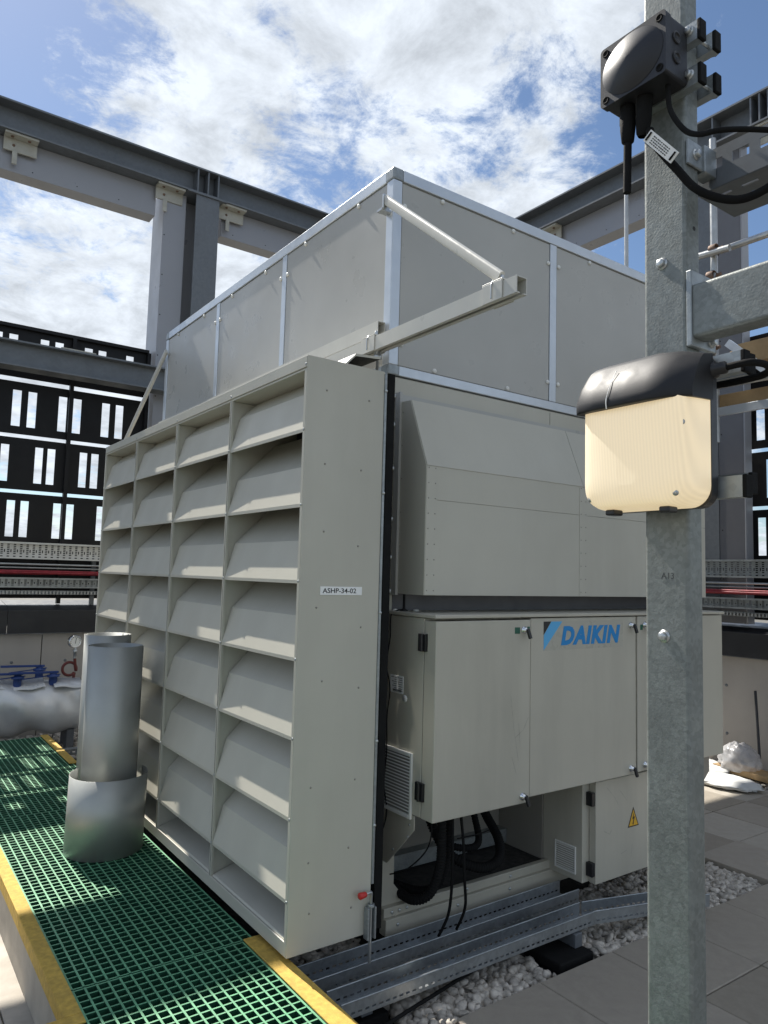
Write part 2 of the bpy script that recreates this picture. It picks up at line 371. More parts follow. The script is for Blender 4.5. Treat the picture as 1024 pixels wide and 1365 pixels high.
def pebbles(name, areas, n, size, sub, seed):
    """rounded stones lying in a bed, all one loose mass"""
    rnd = random.Random(seed)
    import bmesh
    bm = bmesh.new(); bmesh.ops.create_icosphere(bm, subdivisions=sub, radius=1); base = [v.co.copy() for v in bm.verts]; fcs = [tuple(v.index for v in f.verts) for f in bm.faces]; bm.free()
    mb = MB(); tot = sum((a[1] - a[0]) * (a[3] - a[2]) for a in areas)
    for (x0, x1, y0, y1, z) in areas:
        for _ in range(int(n * (x1 - x0) * (y1 - y0) / tot)):
            c = Vector((rnd.uniform(x0, x1), rnd.uniform(y0, y1), z + rnd.uniform(-.012, .014)))
            if (1.13 < c.x < 1.425 and -.285 < c.y < .01) or (.16 < c.x < .40 and -.18 < c.y < .16): continue
            s = size * rnd.uniform(.6, 1.25); sx, sy, sz = s * rnd.uniform(.8, 1.35), s * rnd.uniform(.7, 1.1), s * rnd.uniform(.5, .85)
            rot = Matrix.Rotation(rnd.uniform(0, 6.28), 3, 'Z') @ Matrix.Rotation(rnd.uniform(-.5, .5), 3, 'X') @ Matrix.Rotation(rnd.uniform(-.5, .5), 3, 'Y')
            k1, k2, k3 = [Vector((rnd.uniform(-1, 1), rnd.uniform(-1, 1), rnd.uniform(-1, 1))) for _ in range(3)]
            vs = []
            cuts = [(Vector((rnd.uniform(-1, 1), rnd.uniform(-1, 1), rnd.uniform(-1, 1))).normalized(), rnd.uniform(.58, .88)) for _ in range(6)]
            for v0 in base:
                v = v0.copy()
                for kk, hh in cuts:
                    e_ = v.dot(kk) - hh
                    if e_ > 0: v = v - kk * e_
                f = 1 + .20 * math.sin(2.4 * v.dot(k1) + 1) + .15 * math.sin(3.6 * v.dot(k2)) - .22 * max(0, v.dot(k3) - .3)
                vs.append(c + rot @ Vector((v.x * sx * f, v.y * sy * f, v.z * sz * f)))
            mb.add(vs, fcs, True)
    return mb
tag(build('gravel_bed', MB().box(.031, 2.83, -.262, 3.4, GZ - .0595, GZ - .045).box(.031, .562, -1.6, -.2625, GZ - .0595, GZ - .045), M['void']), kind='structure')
gm = pebbles('pebbles', [(.03, .565, -.75, .25, GZ - .012), (.565, 2.83, -.262, .24, GZ - .018), (.565, 2.83, -.262, .24, GZ - .03), (.03, .6, -.3, .5, GZ - .02)], 7000, .0195, 2, 3)
tag(build('pebbles', gm, M['stone']), 'pale rounded pebbles filling the strip below the unit and under the trays', 'pebbles', kind='stuff')
gm = pebbles('far_pebbles', [(-.9, 1.2, 4.35, 5.3, GZ - .005)], 1500, .032, 1, 5)
tag(build('pebbles', gm, M['stone']), 'pale pebbles along the foot of the far parapet behind the walkway', 'pebbles', kind='stuff')
gm = pebbles('wall_pebbles', [(4.68, 5.18, -.6, 2.2, GZ - .005)], 900, .032, 1, 9)
tag(build('pebbles', gm, M['stone']), 'pale pebbles along the foot of the right hand parapet wall', 'pebbles', kind='stuff')

# ================================================================== parapets, copings, screens, beams, columns
def parapet(name, axis, at, a0, a1, joints, label, sgn=1):
    t = thing(name, (at, (a0 + a1) / 2, GZ) if axis == 'x' else ((a0 + a1) / 2, at, GZ), label, 'wall')
    edges = [a0] + joints + [a1]
    def bx(mb, p, q, d0, d1, z0, z1):
        return mb.box(at + d0, at + d1, p, q, z0, z1) if axis == 'x' else mb.box(p, q, at + d0, at + d1, z0, z1)
    build('wall_core', bx(MB(), a0, a1, .03, .30, GZ - .05, .70), M['dark'], t)
    for p, q in zip(edges, edges[1:]):
        w = build('wall_panel', bx(MB(), p + .004, q - .004, 0, .028, GZ - .02, .715), M['wall'], t, bevel=.002)
        mb = MB()
        for f in (.25, .75):
            for zz in (.02, .45):
                c = p + (q - p) * f
                mb.dome((at, c, zz) if axis == 'x' else (c, at, zz), (-1, 0, 0) if axis == 'x' else (0, -1, 0), .014, .006, 8)
        build('fixing_cap', mb, M['galv_beam'], w)
    return t
parapet('parapet_wall', 'y', 5.35, -3.2, 1.9, [-1.9, -.86, .16, 1.05], 'pale panelled parapet wall behind the silver wrapped pipe')
parapet('parapet_wall', 'x', 5.2, -2.4, 3.2, [-1.2, .35, 1.6], 'pale panelled parapet wall behind the plastic bag and the plank')
def coping(name, axis, at, a0, a1, joints, label):
    t = thing(name, (at, (a0 + a1) / 2, .72) if axis == 'x' else ((a0 + a1) / 2, at, .72), label, 'coping')
    edges = [a0] + joints + [a1]
    for p, q in zip(edges, edges[1:]):
        prof = [(0, .725), (.018, .725), (.018, .80), (.5, .80), (.5, 1.02), (.12, .985), (0, .945)]
        mb = MB()
        if axis == 'x': mb.prism(prof, (at, p + .002, 0), (1, 0, 0), (0, 0, 1), (0, q - p - .004, 0))
        else: mb.prism(prof, (p + .002, at, 0), (0, 1, 0), (0, 0, 1), (q - p - .004, 0, 0))
        build('coping_piece', mb, M['coping'], t, bevel=.004)
coping('wall_coping', 'y', 5.28, -3.2, 1.9, [-1.6, -.165, 1.2], 'dark metal coping on the parapet behind the wrapped pipe')
coping('wall_coping', 'x', 5.13, -2.4, 3.2, [-.9, .6, 2.1], 'dark metal coping on the right hand parapet above the plastic bag')

def slot_screen(label, axis, at, a0, a1, posts, rows):
    t = thing('slotted_screen', (at, (a0 + a1) / 2, 1.0) if axis == 'x' else ((a0 + a1) / 2, at, 1.0), label, 'screen')
    U = (0, 1, 0) if axis == 'x' else (1, 0, 0)
    O = (at, 0, 0) if axis == 'x' else (0, at, 0)
    bays = [a0] + posts + [a1]
    for (z0, z1, s0, s1, first, pitch, pair, wid) in rows:
        slots = []
        k = -20
        while k < 25:
            for q in (0, pair):
                c = first + k * pitch + q
                slots.append((c, c + wid))
            k += 1
        for p, q in zip(bays, bays[1:]):
            p2, q2 = p + .004, q - .004
            inside = [(c, d) for c, d in slots if c > p2 + .012 and d < q2 - .012]
            us = sorted({p2, q2, *[x for s_ in inside for x in s_]})
            vs = [z0, s0, s1, z1]
            op = [any(abs(us[i] - c) < 1e-6 for c, d in inside) for i in range(len(us) - 1)]
            mb = MB().sheet(O, U, (0, 0, 1), us, vs, lambda i, j: j == 1 and op[i])
            build('slotted_panel', mb, M['dark'], t, solid=.004)
    ztop = max(r[1] for r in rows)
    for p in bays:
        mb = MB()
        if axis == 'x': mb.box(at - .06, at - .006, p - .018, p + .018, 1.0, ztop)
        else: mb.box(p - .018, p + .018, at - .06, at - .006, 1.0, ztop)
        build('screen_post', mb, M['dark'], t)
    mb = MB()
    if axis == 'x': mb.box(at - .05, at + .03, a0, a1, ztop, ztop + .035)
    else: mb.box(a0, a1, at - .05, at + .03, ztop, ztop + .035)
    build('top_rail', mb, M['dark'], t, bevel=.003)
ROWS = [(3.22, 3.705, 3.40, 3.645, -.007, .4235, .138, .078), (2.656, 3.177, 2.735, 3.093, -.225, .424, .140, .078),
        (2.108, 2.621, 2.184, 2.544, .011, .421, .114, .072), (1.05, 2.074, 1.646, 2.0, -.21, .421, .122, .072)]
slot_screen('black slotted screen behind the dull steel beam, left of the unit', 'y', 5.5, -3.3, 1.07, [-2.235, -.965, .305], ROWS)
slot_screen('black slotted screen at the right edge beyond the scaffold boards', 'x', 5.5, -2.6, 2.2, [-1.5, -.2, .62], ROWS)

def ipoly(w, h, tf, tw):
    return [(-w/2, 0), (w/2, 0), (w/2, tf), (tw/2, tf), (tw/2, h-tf), (w/2, h-tf), (w/2, h), (-w/2, h), (-w/2, h-tf), (-tw/2, h-tf), (-tw/2, tf), (-w/2, tf)]
# middle beam in front of the far screen
t = thing('steel_beam', (-.9, 5.1, 3.2), 'dull galvanised beam crossing in front of the black slotted screen', 'beam')
build('beam_section', MB().prism(ipoly(.20, .245, .016, .012), (-3.3, 5.12, 3.215), (0, 1, 0), (0, 0, 1), (4.62, 0, 0)), M['galv_beam'], t)
build('splice_plate', MB().box(.10, .42, 5.03, 5.2, 3.4605, 3.475), M['cream'], t)
# upper beams with cladding boxes and hanging clamps
def upper_beam(label, axis, front, a0, a1, boxes, clamps, stiff, plates):
    t = thing('steel_beam', (front + .15, (a0 + a1) / 2, 5.55) if axis == 'x' else ((a0 + a1) / 2, front + .15, 5.55), label, 'beam')
    sg = (lambda d, a, z: (front + d, a, z)) if axis == 'x' else (lambda d, a, z: (a, front + d, z))
    def bx(mb, a, b, d0, d1, z0, z1):
        p, q = sg(d0, a, z0), sg(d1, b, z1); return mb.box(min(p[0], q[0]), max(p[0], q[0]), min(p[1], q[1]), max(p[1], q[1]), z0, z1)
    D = (1, 0, 0) if axis == 'x' else (0, 1, 0); A = (0, 1, 0) if axis == 'x' else (1, 0, 0)
    build('beam_section', MB().prism(ipoly(.30, .30, .018, .012), sg(.15, a0, 5.55), D, (0, 0, 1), Vector(A) * (a1 - a0)), M['galv_beam'], t)
    for a, b in boxes:
        o = build('cladding_box', bx(MB(), a, b, .165, .36, 5.215, 5.548), M['clad'], t, bevel=.003)
        mb = MB(); c = a + .15
        while c < b:
            mb.dome(sg(.165, c, 5.27), Vector(D) * -1, .006, .004, 6); c += .42
        build('rivet', mb, M['dark'], o)
    for c in clamps:
        mb = bx(MB(), c - .15, c + .15, .02, .13, 5.525, 5.548)
        mb = bx(mb, c - .15, c + .15, .115, .135, 5.40, 5.525)
        o = build('clamp_plate', mb, M['cream'], t, bevel=.003)
        mb = MB()
        for q in (-.08, .07): mb.dome(sg(.07, c + q, 5.525), (0, 0, -1), .016, .012, 8)
        mb.dome(sg(.115, c - .06, 5.46), Vector(D) * -1, .014, .012, 8)
        build('clamp_bolt', mb, M['rust'], o)
        mb = bx(MB(), c - .07, c - .025, .10, .114, 5.27, 5.40)
        build('hanger_tag', mb, M['cream'], o)
    for c in stiff:
        build('stiffener', bx(MB(), c - .008, c + .008, .01, .14, 5.568, 5.832), M['galv_beam'], t)
    for c in plates:
        build('splice_plate', bx(MB(), c - .10, c + .10, .03, .27, 5.8505, 5.868), M['cream'], t)
    return t
upper_beam('high steel beam with pale cladding boxes on the left, over the far column', 'y', 5.2, -3.3, 4.95, [(-3.3, 1.02), (1.78, 4.7)], [-.34, 1.15, 1.88, 3.3], [1.43, 1.55, 1.67], [-.25, 1.07, 1.3, 1.85, 2.05])
upper_beam('high steel beam with pale cladding box on the right, behind the galvanised post', 'x', 5.0, -2.6, 5.1, [(1.6, 3.3), (-2.6, .55)], [3.35, .75], [.72, .80, .88, 1.25], [3.7, 1.0])
# columns
def column(label, cx, cy, z0, face):
    t = thing('steel_column', (cx, cy, z0), label, 'column')
    if face == 'y':
        build('front_flange', MB().box(cx - .135, cx + .135, cy, cy + .02, z0, 5.53), M['galv_beam'], t)
        build('web', MB().box(cx - .007, cx + .007, cy + .02, cy + .26, z0, 5.53), M['galv_beam'], t)
        build('cap_plate', MB().box(cx - .24, cx + .22, cy - .02, cy + .28, 5.531, 5.549), M['galv_beam'], t)
        p = build('cladding', MB().box(cx - .45, cx - .20, cy + .13, cy + .50, z0, 5.544), M['clad'], t, bevel=.004)
        mb = MB()
        for k in range(9): mb.dome((cx - .43, cy + .13, z0 + .4 + k * .45), (0, -1, 0), .007, .004, 6)
        build('rivet', mb, M['dark'], p)
        build('cladding', MB().box(cx - .198, cx + .18, cy + .27, cy + .50, z0, 5.544), M['clad'], t, bevel=.004)
    else:
        build('front_flange', MB().box(cx, cx + .02, cy - .06, cy + .20, z0, 5.53), M['galv_beam'], t)
        build('web', MB().box(cx + .02, cx + .20, cy + .06, cy + .075, z0, 5.53), M['galv_beam'], t)
        p = build('cladding', MB().box(cx + .004, cx + .12, cy - .30, cy - .062, z0, 5.544), M['col_dark'], t, bevel=.004)
        build('lit_side_strip', MB().box(cx + .003, cx + .121, cy - .316, cy - .302, z0, 5.544), M['clad'], t, bevel=.003)  # side of the same cladding, painted pale as its lit face
        mb = MB()
        for k in range(9): mb.dome((cx + .004, cy - .09, z0 + .4 + k * .45), (-1, 0, 0), .007, .004, 6)
        build('rivet', mb, M['dark'], p)
    return t
column('tall steel column with pale cladding rising behind the left corner of the unit', 1.55, 5.2, 1.02, 'y')
column('tall steel column with pale cladding seen behind the galvanised post', 5.16, 1.375, 1.02, 'x')

# cable trays and pipes running along the parapets
def wall_tray(label, axis, at, a0, a1, z0, z1, dep, m, col=.056, name='cable_tray'):
    t = thing(name, (at, (a0 + a1) / 2, z0) if axis == 'x' else ((a0 + a1) / 2, at, z0), label, 'cable tray')
    U = (0, 1, 0) if axis == 'x' else (1, 0, 0); D = Vector((1, 0, 0) if axis == 'x' else (0, 1, 0)); O = Vector((at, 0, 0) if axis == 'x' else (0, at, 0))
    us = [a0]; kinds = []
    n = int((a1 - a0) / col); h = z1 - z0
    for i in range(n):
        us += [a0 + i * col + .006, a0 + i * col + .028, a0 + i * col + .036, a0 + i * col + .046]
        kinds += [0, 1, 0, 2]
    us.append(a1); kinds.append(0)
    vs = [z0]; vk = []
    for fr in (.10, .28, .40, .52, .64, .76, .88):
        vs += [z0 + h * (fr - .035), z0 + h * (fr + .035)]; vk += [0, 1]
    vs.append(z1); vk.append(0)
    def hole(i, j):
        if kinds[i] == 1: return vk[j] == 1
        if kinds[i] == 2: return j in (5, 6, 7)
        return False
    build('web_plate', MB().sheet(O, U, (0, 0, 1), us, vs, hole), m, t, solid=.002)
    mb = MB()
    for z in (z0, z1):
        a = O + Vector(U) * a0 + Vector((0, 0, z)); b = O + Vector(U) * a1 + Vector((0, 0, z))
        mb.bar(a - D * dep / 2, b - D * dep / 2, dep, .004)
        mb.bar(a - D * dep, b - D * dep, .004, .016)
    build('flange', mb, m, t)
    return t
def runner(label, name, cat, axis, pts, r, m):
    t = MB()
    for (a0, a1, d, z) in pts:
        p, q = ((d, a0, z), (d, a1, z)) if axis == 'x' else ((a0, d, z), (a1, d, z))
        t.tube([p, q], r, 8)
    d, z = pts[0][2], pts[0][3]
    return tag(build(name, t, m, origin=((d, pts[0][0], z) if axis == 'x' else (pts[0][0], d, z))), label, cat)
for axis, at, a0, a1, w in (('y', 5.40, -3.0, 1.0, 'far left'), ('x', 5.08, -2.0, 2.6, 'right hand')):
    where = 'before the far black screen' if axis == 'y' else 'at the right behind the post'
    wall_tray('top perforated cable tray ' + where, axis, at, a0, a1, 1.44, 1.585, .05, M['tray_lit'] if axis == 'y' else M['tray'])
    wall_tray('lower perforated cable tray below red cables ' + where, axis, at - .01, a0, a1, 1.165, 1.245, .05, M['tray'])
    runner('thin steel conduit under the top cable tray ' + where, 'conduit', 'conduit', axis, [(a0, a1, at - .04, 1.382)], .010, M['alu'])
    runner('grey conduit just above the red cables ' + where, 'conduit', 'conduit', axis, [(a0, a1, at - .03, 1.348)], .008, M['alu'])
    runner('dark red cables laid side by side ' + where, 'cable_bundle', 'cables', axis, [(a0, a1, at - .06, 1.300), (a0, a1, at - .055, 1.316), (a0, a1, at - .035, 1.292)], .010, M['redcable'])
    t = thing('cable_ladder', ((0, at, 1.08) if axis == 'y' else (at, 0, 1.08)), 'slim toothed support rail lowest of the stack ' + where, 'rail')
    mb = MB(); k = a0
    while k < a1:
        mb.box(k, k + .016, at - .05, at - .01, 1.095, 1.122) if axis == 'y' else mb.box(at - .05, at - .01, k, k + .016, 1.095, 1.122); k += .032
    build('tooth', mb, M['alu'], t)
    build('rail', (MB().box(a0, a1, at - .008, at + .02, 1.09, 1.128) if axis == 'y' else MB().box(at - .008, at + .02, a0, a1, 1.09, 1.128)), M['tray'], t)
    k = a0 + .45                              # stand-offs that carry the stack
    while k < a1:
        mb = MB()
        if axis == 'y': mb.box(k, k + .04, at + .03, at + .07, .98, 1.56)
        else: mb.box(at + .03, at + .07, k, k + .04, .98, 1.56)
        build('stand_off', mb, M['galv_beam'], t); k += 1.05
# ================================================================== the unit (upper and lower casing, hood, cabinets)
AX0, AX1, AY0, AY1 = .549, 2.88, .239, 3.332
unit = thing('heat_pump_unit', (1.7, 1.78, -.15), 'large beige grey heat pump unit with a sloped hood and a blue lettered cabinet', 'heat pump')
ZM, ZT = 2.28, 3.262
TW = .055
build('upper_casing', MB().box(AX0 + .012, AX1 - .012, AY0 + .012, AY1 - .012, ZM + .03, ZT - .02), M['inner'], unit)
# trims of the upper casing: posts and rails, each a part
def trim(x0, x1, y0, y1, z0, z1, b=.003): return build('trim_rail', MB().box(x0, x1, y0, y1, z0, z1), M['trim'], unit, bevel=b)
for cx, cy in ((AX0, AY0), (AX1 - TW, AY0), (AX0, AY1 - TW), (AX1 - TW, AY1 - TW)):
    build('corner_post', MB().box(cx + .001, cx + TW - .001, cy + .001, cy + TW - .001, ZM + .046, ZT - .058), M['trim'], unit, bevel=.004)
for z0, z1 in ((ZT - .055, ZT), (ZM, ZM + .045)):
    trim(AX0 + .06, AX1 - .06, AY0, AY0 + .05, z0, z1); trim(AX0 + .06, AX1 - .06, AY1 - .05, AY1, z0, z1)
    trim(AX0, AX0 + .05, AY0 + .06, AY1 - .06, z0, z1); trim(AX1 - .05, AX1, AY0 + .06, AY1 - .06, z0, z1)
    for cx in (AX0, AX1 - .06):
        for cy in (AY0, AY1 - .06):
            build('corner_block', MB().box(cx - .001, cx + .061, cy - .001, cy + .061, z0 - .001, z1 + .001), M['galv'], unit, bevel=.006)
trim(1.621, 1.672, AY0 + .002, AY0 + .03, ZM + .047, ZT - .057)
trim(AX0 + .002, AX0 + .03, 1.285, 1.335, ZM + .047, ZT - .057); trim(AX0 + .002, AX0 + .03, 2.255, 2.305, ZM + .047, ZT - .057)
build('roof_cover', MB().box(AX0 + .052, AX1 - .052, AY0 + .052, AY1 - .052, ZT - .03, ZT - .008), M['paint_up'], unit)
def knob(mb, p, ax): mb.lathe([(.011, 0), (.0125, .003), (.011, .0075), (.006, .010), (.0005, .0105)], p, ax, 10)
zc0, zc1 = ZM + .049, ZT - .062
for x0, x1 in ((AX0 + TW + .003, 1.617), (1.676, AX1 - TW - .003)):
    p = build('side_panel', MB().box(x0, x1, AY0 + .006, AY0 + .03, zc0, zc1), M['paint_up'], unit, bevel=.003)
    mb = MB()
    for f in (.24, .72): knob(mb, (x0 + (x1 - x0) * f, AY0 + .006, zc1 - .012), (0, -1, 0)); knob(mb, (x0 + (x1 - x0) * f - .03, AY0 + .006, zc0 + .012), (0, -1, 0))
    for x in (x0 + .012, x1 - .012):
        for z in (zc1 - .11, zc0 + .10): knob(mb, (x, AY0 + .006, z), (0, -1, 0))
    for q in split(mb): build('panel_knob', q, M['white'], p)
for y0, y1 in ((AY0 + TW + .003, 1.281), (1.339, 2.251), (2.309, AY1 - TW - .003)):
    p = build('side_panel', MB().box(AX0 + .006, AX0 + .03, y0, y1, zc0, zc1), M['paint_up'], unit, bevel=.003)
    mb = MB()
    for f in (.24, .78): knob(mb, (AX0 + .006, y0 + (y1 - y0) * f, zc1 - .012), (-1, 0, 0))
    for y in (y0 + .012, y1 - .012): knob(mb, (AX0 + .006, y, zc1 - .12), (-1, 0, 0))
    for q in split(mb): build('panel_knob', q, M['white'], p)
# lower casing
LY = AY0 + .011
build('lower_casing', MB().box(.575, AX1, LY, AY1 - .01, .40, ZM - .004), M['paint'], unit, bevel=.003)
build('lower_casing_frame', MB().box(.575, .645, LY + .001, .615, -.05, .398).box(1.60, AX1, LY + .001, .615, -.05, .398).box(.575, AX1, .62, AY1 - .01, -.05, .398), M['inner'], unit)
build('recess_back', MB().box(.647, 1.598, .56, .60, -.05, .398), M['inner'], unit)  # recess shade is in the darker paint
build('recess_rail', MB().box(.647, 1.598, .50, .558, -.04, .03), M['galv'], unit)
build('recess_floor', MB().box(.647, 1.598, .24, .615, -.075, -.055), M['void'], unit)  # recess shade is in the near-black colour
mb = MB().box(.578, AX1, .19, .238, -.15, -.082).box(.578, AX1, .206, .2375, -.0815, -.042)
base = build('base_frame', mb, M['base'], unit, bevel=.003)
mb = MB()
for x, z in ((.62, -.062), (.66, -.062), (.70, -.06), (.64, -.11), (.98, -.11), (1.05, -.06), (1.33, -.062), (1.31, -.11)): mb.dome((x, .19 if z < -.082 else .206, z), (0, -1, 0), .008, .006, 8)
build('base_bolt', mb, M['zinc'], base)
build('gusset_plate', MB().prism([(.238, .39), (.02, .39), (.02, .335), (.20, .15), (.238, .15)], (.582, 0, 0), (0, 1, 0), (0, 0, 1), (.004, 0, 0)), M['cab'], unit)
build('gusset_plate', MB().prism([(.578, .34), (.578, -.041), (.715, -.041), (.645, .04), (.645, .34)], (0, .237, 0), (1, 0, 0), (0, 0, 1), (0, -.004, 0)), M['cab'], unit)
mb = MB()
for y, z in ((.06, .30), (.16, .22), (.05, .35)): mb.dome((.582, y, z), (-1, 0, 0), .006, .004, 8)
build('gusset_screw', mb, M['zinc'], unit)
# panel joint of the lower casing beside and above the hood
build('casing_panel', MB().box(.585, 1.625, LY - .008, LY - .0005, 1.21, ZM - .012), M['paint'], unit, bevel=.002)
build('casing_panel', MB().box(1.629, AX1 - .01, LY - .008, LY - .0005, 1.21, ZM - .012), M['paint'], unit, bevel=.002)
mb = MB()
for z in (2.05, 1.85, 1.62, 1.45, 1.30, 2.18): knob(mb, (.592, LY - .008, z), (0, -1, 0))
for q in split(mb): build('panel_knob', q, M['zinc'], unit)
build('under_hood_strip', MB().box(.604, 2.72, LY - .011, LY - .0085, 1.212, 1.292), M['col_dark'], unit)  # plain dark grey strip on the casing below the hood
# hood
HX0, HX1, HM = .602, 2.732, 1.627
FY = AY0 - .002
hood = build('weather_hood', MB().prism([(FY, 1.296), (.022, 1.296), (.022, 1.84), (.141, 2.138), (FY, 2.146)], (HX0 + .004, 0, 0), (0, 1, 0), (0, 0, 1), (HX1 - HX0 - .008, 0, 0)), M['paint'], unit)
build('hood_flange', MB().box(HX0 - .006, HX1 + .02, FY - .001, FY + .001, 2.15, 2.195).box(HX0 - .012, HX0 + .002, .20, FY, 1.285, 2.195), M['paint_up'], hood)
build('hood_cheek', MB().prism([(.235, 1.29), (.017, 1.29), (.017, 1.842), (.139, 2.146), (.235, 2.152)], (HX0, 0, 0), (0, 1, 0), (0, 0, 1), (.003, 0, 0)), M['paint'], hood)
sl = Vector((0, .122, .304)); sn = Vector((0, -.304, .122)).normalized() * .003
def hood_plate(x0, x1, kind):
    if kind == 'slope':
        a = Vector((0, .0172, 1.8428)); mb = MB().prism([(0, 0), (x1 - x0, 0), (x1 - x0, 1), (0, 1)], a + Vector((x0, 0, 0)), (1, 0, 0), sl, sn)
    elif kind == 'band': mb = MB().box(x0, x1, .017, .0215, 1.6985, 1.8426)
    else: mb = MB().box(x0, x1, .017, .0215, 1.29, 1.6965)
    return build('hood_sheet', mb, M['paint'], hood)
for x0, x1 in ((HX0 + .004, HM - .0015), (HM + .0015, HX1)):
    for k in ('slope', 'band', 'low'): hood_plate(x0, x1, k)
for x0, x1 in ((HX0 + .003, HX0 + .062), (HM - .030, HM + .030)):     # cover strips over the seams
    build('seam_strip', MB().box(x0, x1, .0152, .0168, 1.292, 1.838), M['paint'], hood)
mb = MB()
for x in (HX0 + .015, HX0 + .052, HM - .018, HM + .018):
    for k in range(9): mb.dome((x, .0152, 1.31 + k * .0655), (0, -1, 0), .0032, .002, 6)
for k in range(6): mb.dome((HX0, .19, 1.35 + .15 * k), (-1, 0, 0), .0035, .002, 6)
for x in (HX0 + .02, HX0 + .056, HM + .03):
    for f in (.05, .5, .95):
        q = Vector((x, .017, 1.842)) + sl * f; mb.dome(q, sn, .0035, .002, 6)
build('rivet', mb, M['inner'], hood)
# control cabinet
CX0, CX1 = .581, 2.72
cab = build('control_cabinet', MB().box(CX0, CX1, -.02, AY0 + .009, .395, 1.197), M['cab'], unit, bevel=.004)
build('cabinet_lid', MB().box(CX0 - .006, CX1 + .01, -.098, AY0 + .004, 1.199, 1.214), M['cab'], cab, bevel=.003)
doors = [(.581, 1.131, -.097, .394, 1.188), (1.139, 1.909, -.090, .412, 1.194), (1.921, 2.716, -.090, .416, 1.194)]
for x0, x1, fy, z0, z1 in doors:
    d = build('cabinet_door', MB().box(x0, x1, fy, -.0225, z0, z1), M['cab'], unit, bevel=.004)
    mb = MB(); lv = MB()
    xs = x1 - .045 if x0 < 1.9 else x0 + .06
    for z in (z1 - .044, z0 + .032):
        mb.lathe([(.017, 0), (.017, .006), (.011, .010), (.011, .020), (.0005, .020)], (xs, fy, z), (0, -1, 0), 14)
        lv.bar((xs, fy - .024, z + .006), (xs + .012, fy - .030, z - .036), .016, .012, (0, 1, 0))
    for q in split(mb): build('lock', q, M['chrome'], d)
    for q in split(lv): build('lock_lever', q, M['black'], d, bevel=.003)
    if x0 < 1: 
        mb = MB().box(1.030, 1.062, fy - .0008, fy + .001, 1.128, 1.156).box(1.108, 1.124, fy - .0008, fy + .001, 1.130, 1.158)
        build('sticker', mb, M['green'], d)
    elif x0 > 1.9: build('sticker', MB().box(1.945, 1.965, fy - .0008, fy + .001, 1.125, 1.152), M['green'], d)
    else:
        # lettered decal
        build('decal_film', MB().box(1.222, 1.80, fy - .0006, fy + .001, 1.046, 1.178), M['decal'], d)
        build('logo_mark', MB().prism([(1.222, 1.178), (1.222, 1.118), (1.272, 1.178)], (0, fy - .0012, 0), (1, 0, 0), (0, 0, 1), (0, .002, 0)), M['ink'], d)
        build('logo_mark', MB().prism([(1.2225, 1.116), (1.2735, 1.1775), (1.348, 1.1775), (1.2225, 1.048)], (0, fy - .0012, 0), (1, 0, 0), (0, 0, 1), (0, .002, 0)), M['logo_sky'], d)
        text('DAIKIN', .112, (1.338, fy - .0012, 1.073), (1, 0, 0), (0, 0, 1), M['logo_blue'], d, shear=.22, fat=.0058, sx=1.03, gap=1.13)
for k, (x0, z) in enumerate(((.581, 1.098), (.581, .50))):
    build('hinge', MB().box(x0 - .014, x0 + .001, -.045, .004, z - .036, z + .036).cyl((x0 - .014, -.022, z - .036), (x0 - .014, -.022, z + .036), .008, 8), M['black'], unit, bevel=.002)
build('door_gasket', MB().box(.583, 2.71, -.0222, -.0205, .40, 1.18), M['rubber'], cab)
# air grille on the side of the cabinet
g = build('vent_grille', MB().box(.569, .5805, .232, .240, .375, .64).box(.569, .5805, .032, .044, .375, .64).box(.569, .5805, .045, .231, .375, .392).box(.569, .5805, .045, .231, .624, .64), M['white'], unit, bevel=.003)
build('grille_back', MB().box(.578, .5805, .0455, .2305, .3925, .6235), M['inner'], g)
mb = MB()
for k in range(17): mb.bar((.574, .046, .404 + k * .0132), (.574, .230, .404 + k * .0132), .009, .0045, (.5, 0, 1))
for q in split(mb): build('slat', q, M['white'], g)
s_ = build('name_plate', MB().box(.5798, .5812, .112, .206, .868, .942), M['label'], unit)
mb = MB(); rnd = random.Random(2)
for k in range(7):
    z = .934 - k * .009
    for a, b in ((.118, .118 + rnd.uniform(.02, .035)), (.16, .16 + rnd.uniform(.015, .04))): mb.box(.5794, .58, a, b, z - .002, z)
for k in range(22): mb.box(.5794, .58, .125 + k * .0028, .1262 + k * .0028, .871 if k % 2 else .875, .884)
build('small_print', mb, M['ink'], s_)
build('round_sticker', MB().lathe([(.015, 0), (.015, .0012), (.0005, .0012)], (.5812, .10, .852), (-1, 0, 0), 18), M['label'], unit)
a_ = build('antenna', MB().lathe([(.018, 0), (.018, .004), (.006, .012), (.0055, .10), (.0045, .115), (.0005, .116)], (.64, .20, 1.214), (0, 0, 1), 12), M['black'], unit)
build('lid_screw', MB().dome((.70, .19, 1.214), (0, 0, 1), .015, .008, 10).dome((.60, .21, 1.214), (0, 0, 1), .012, .01, 10), M['white'], unit)
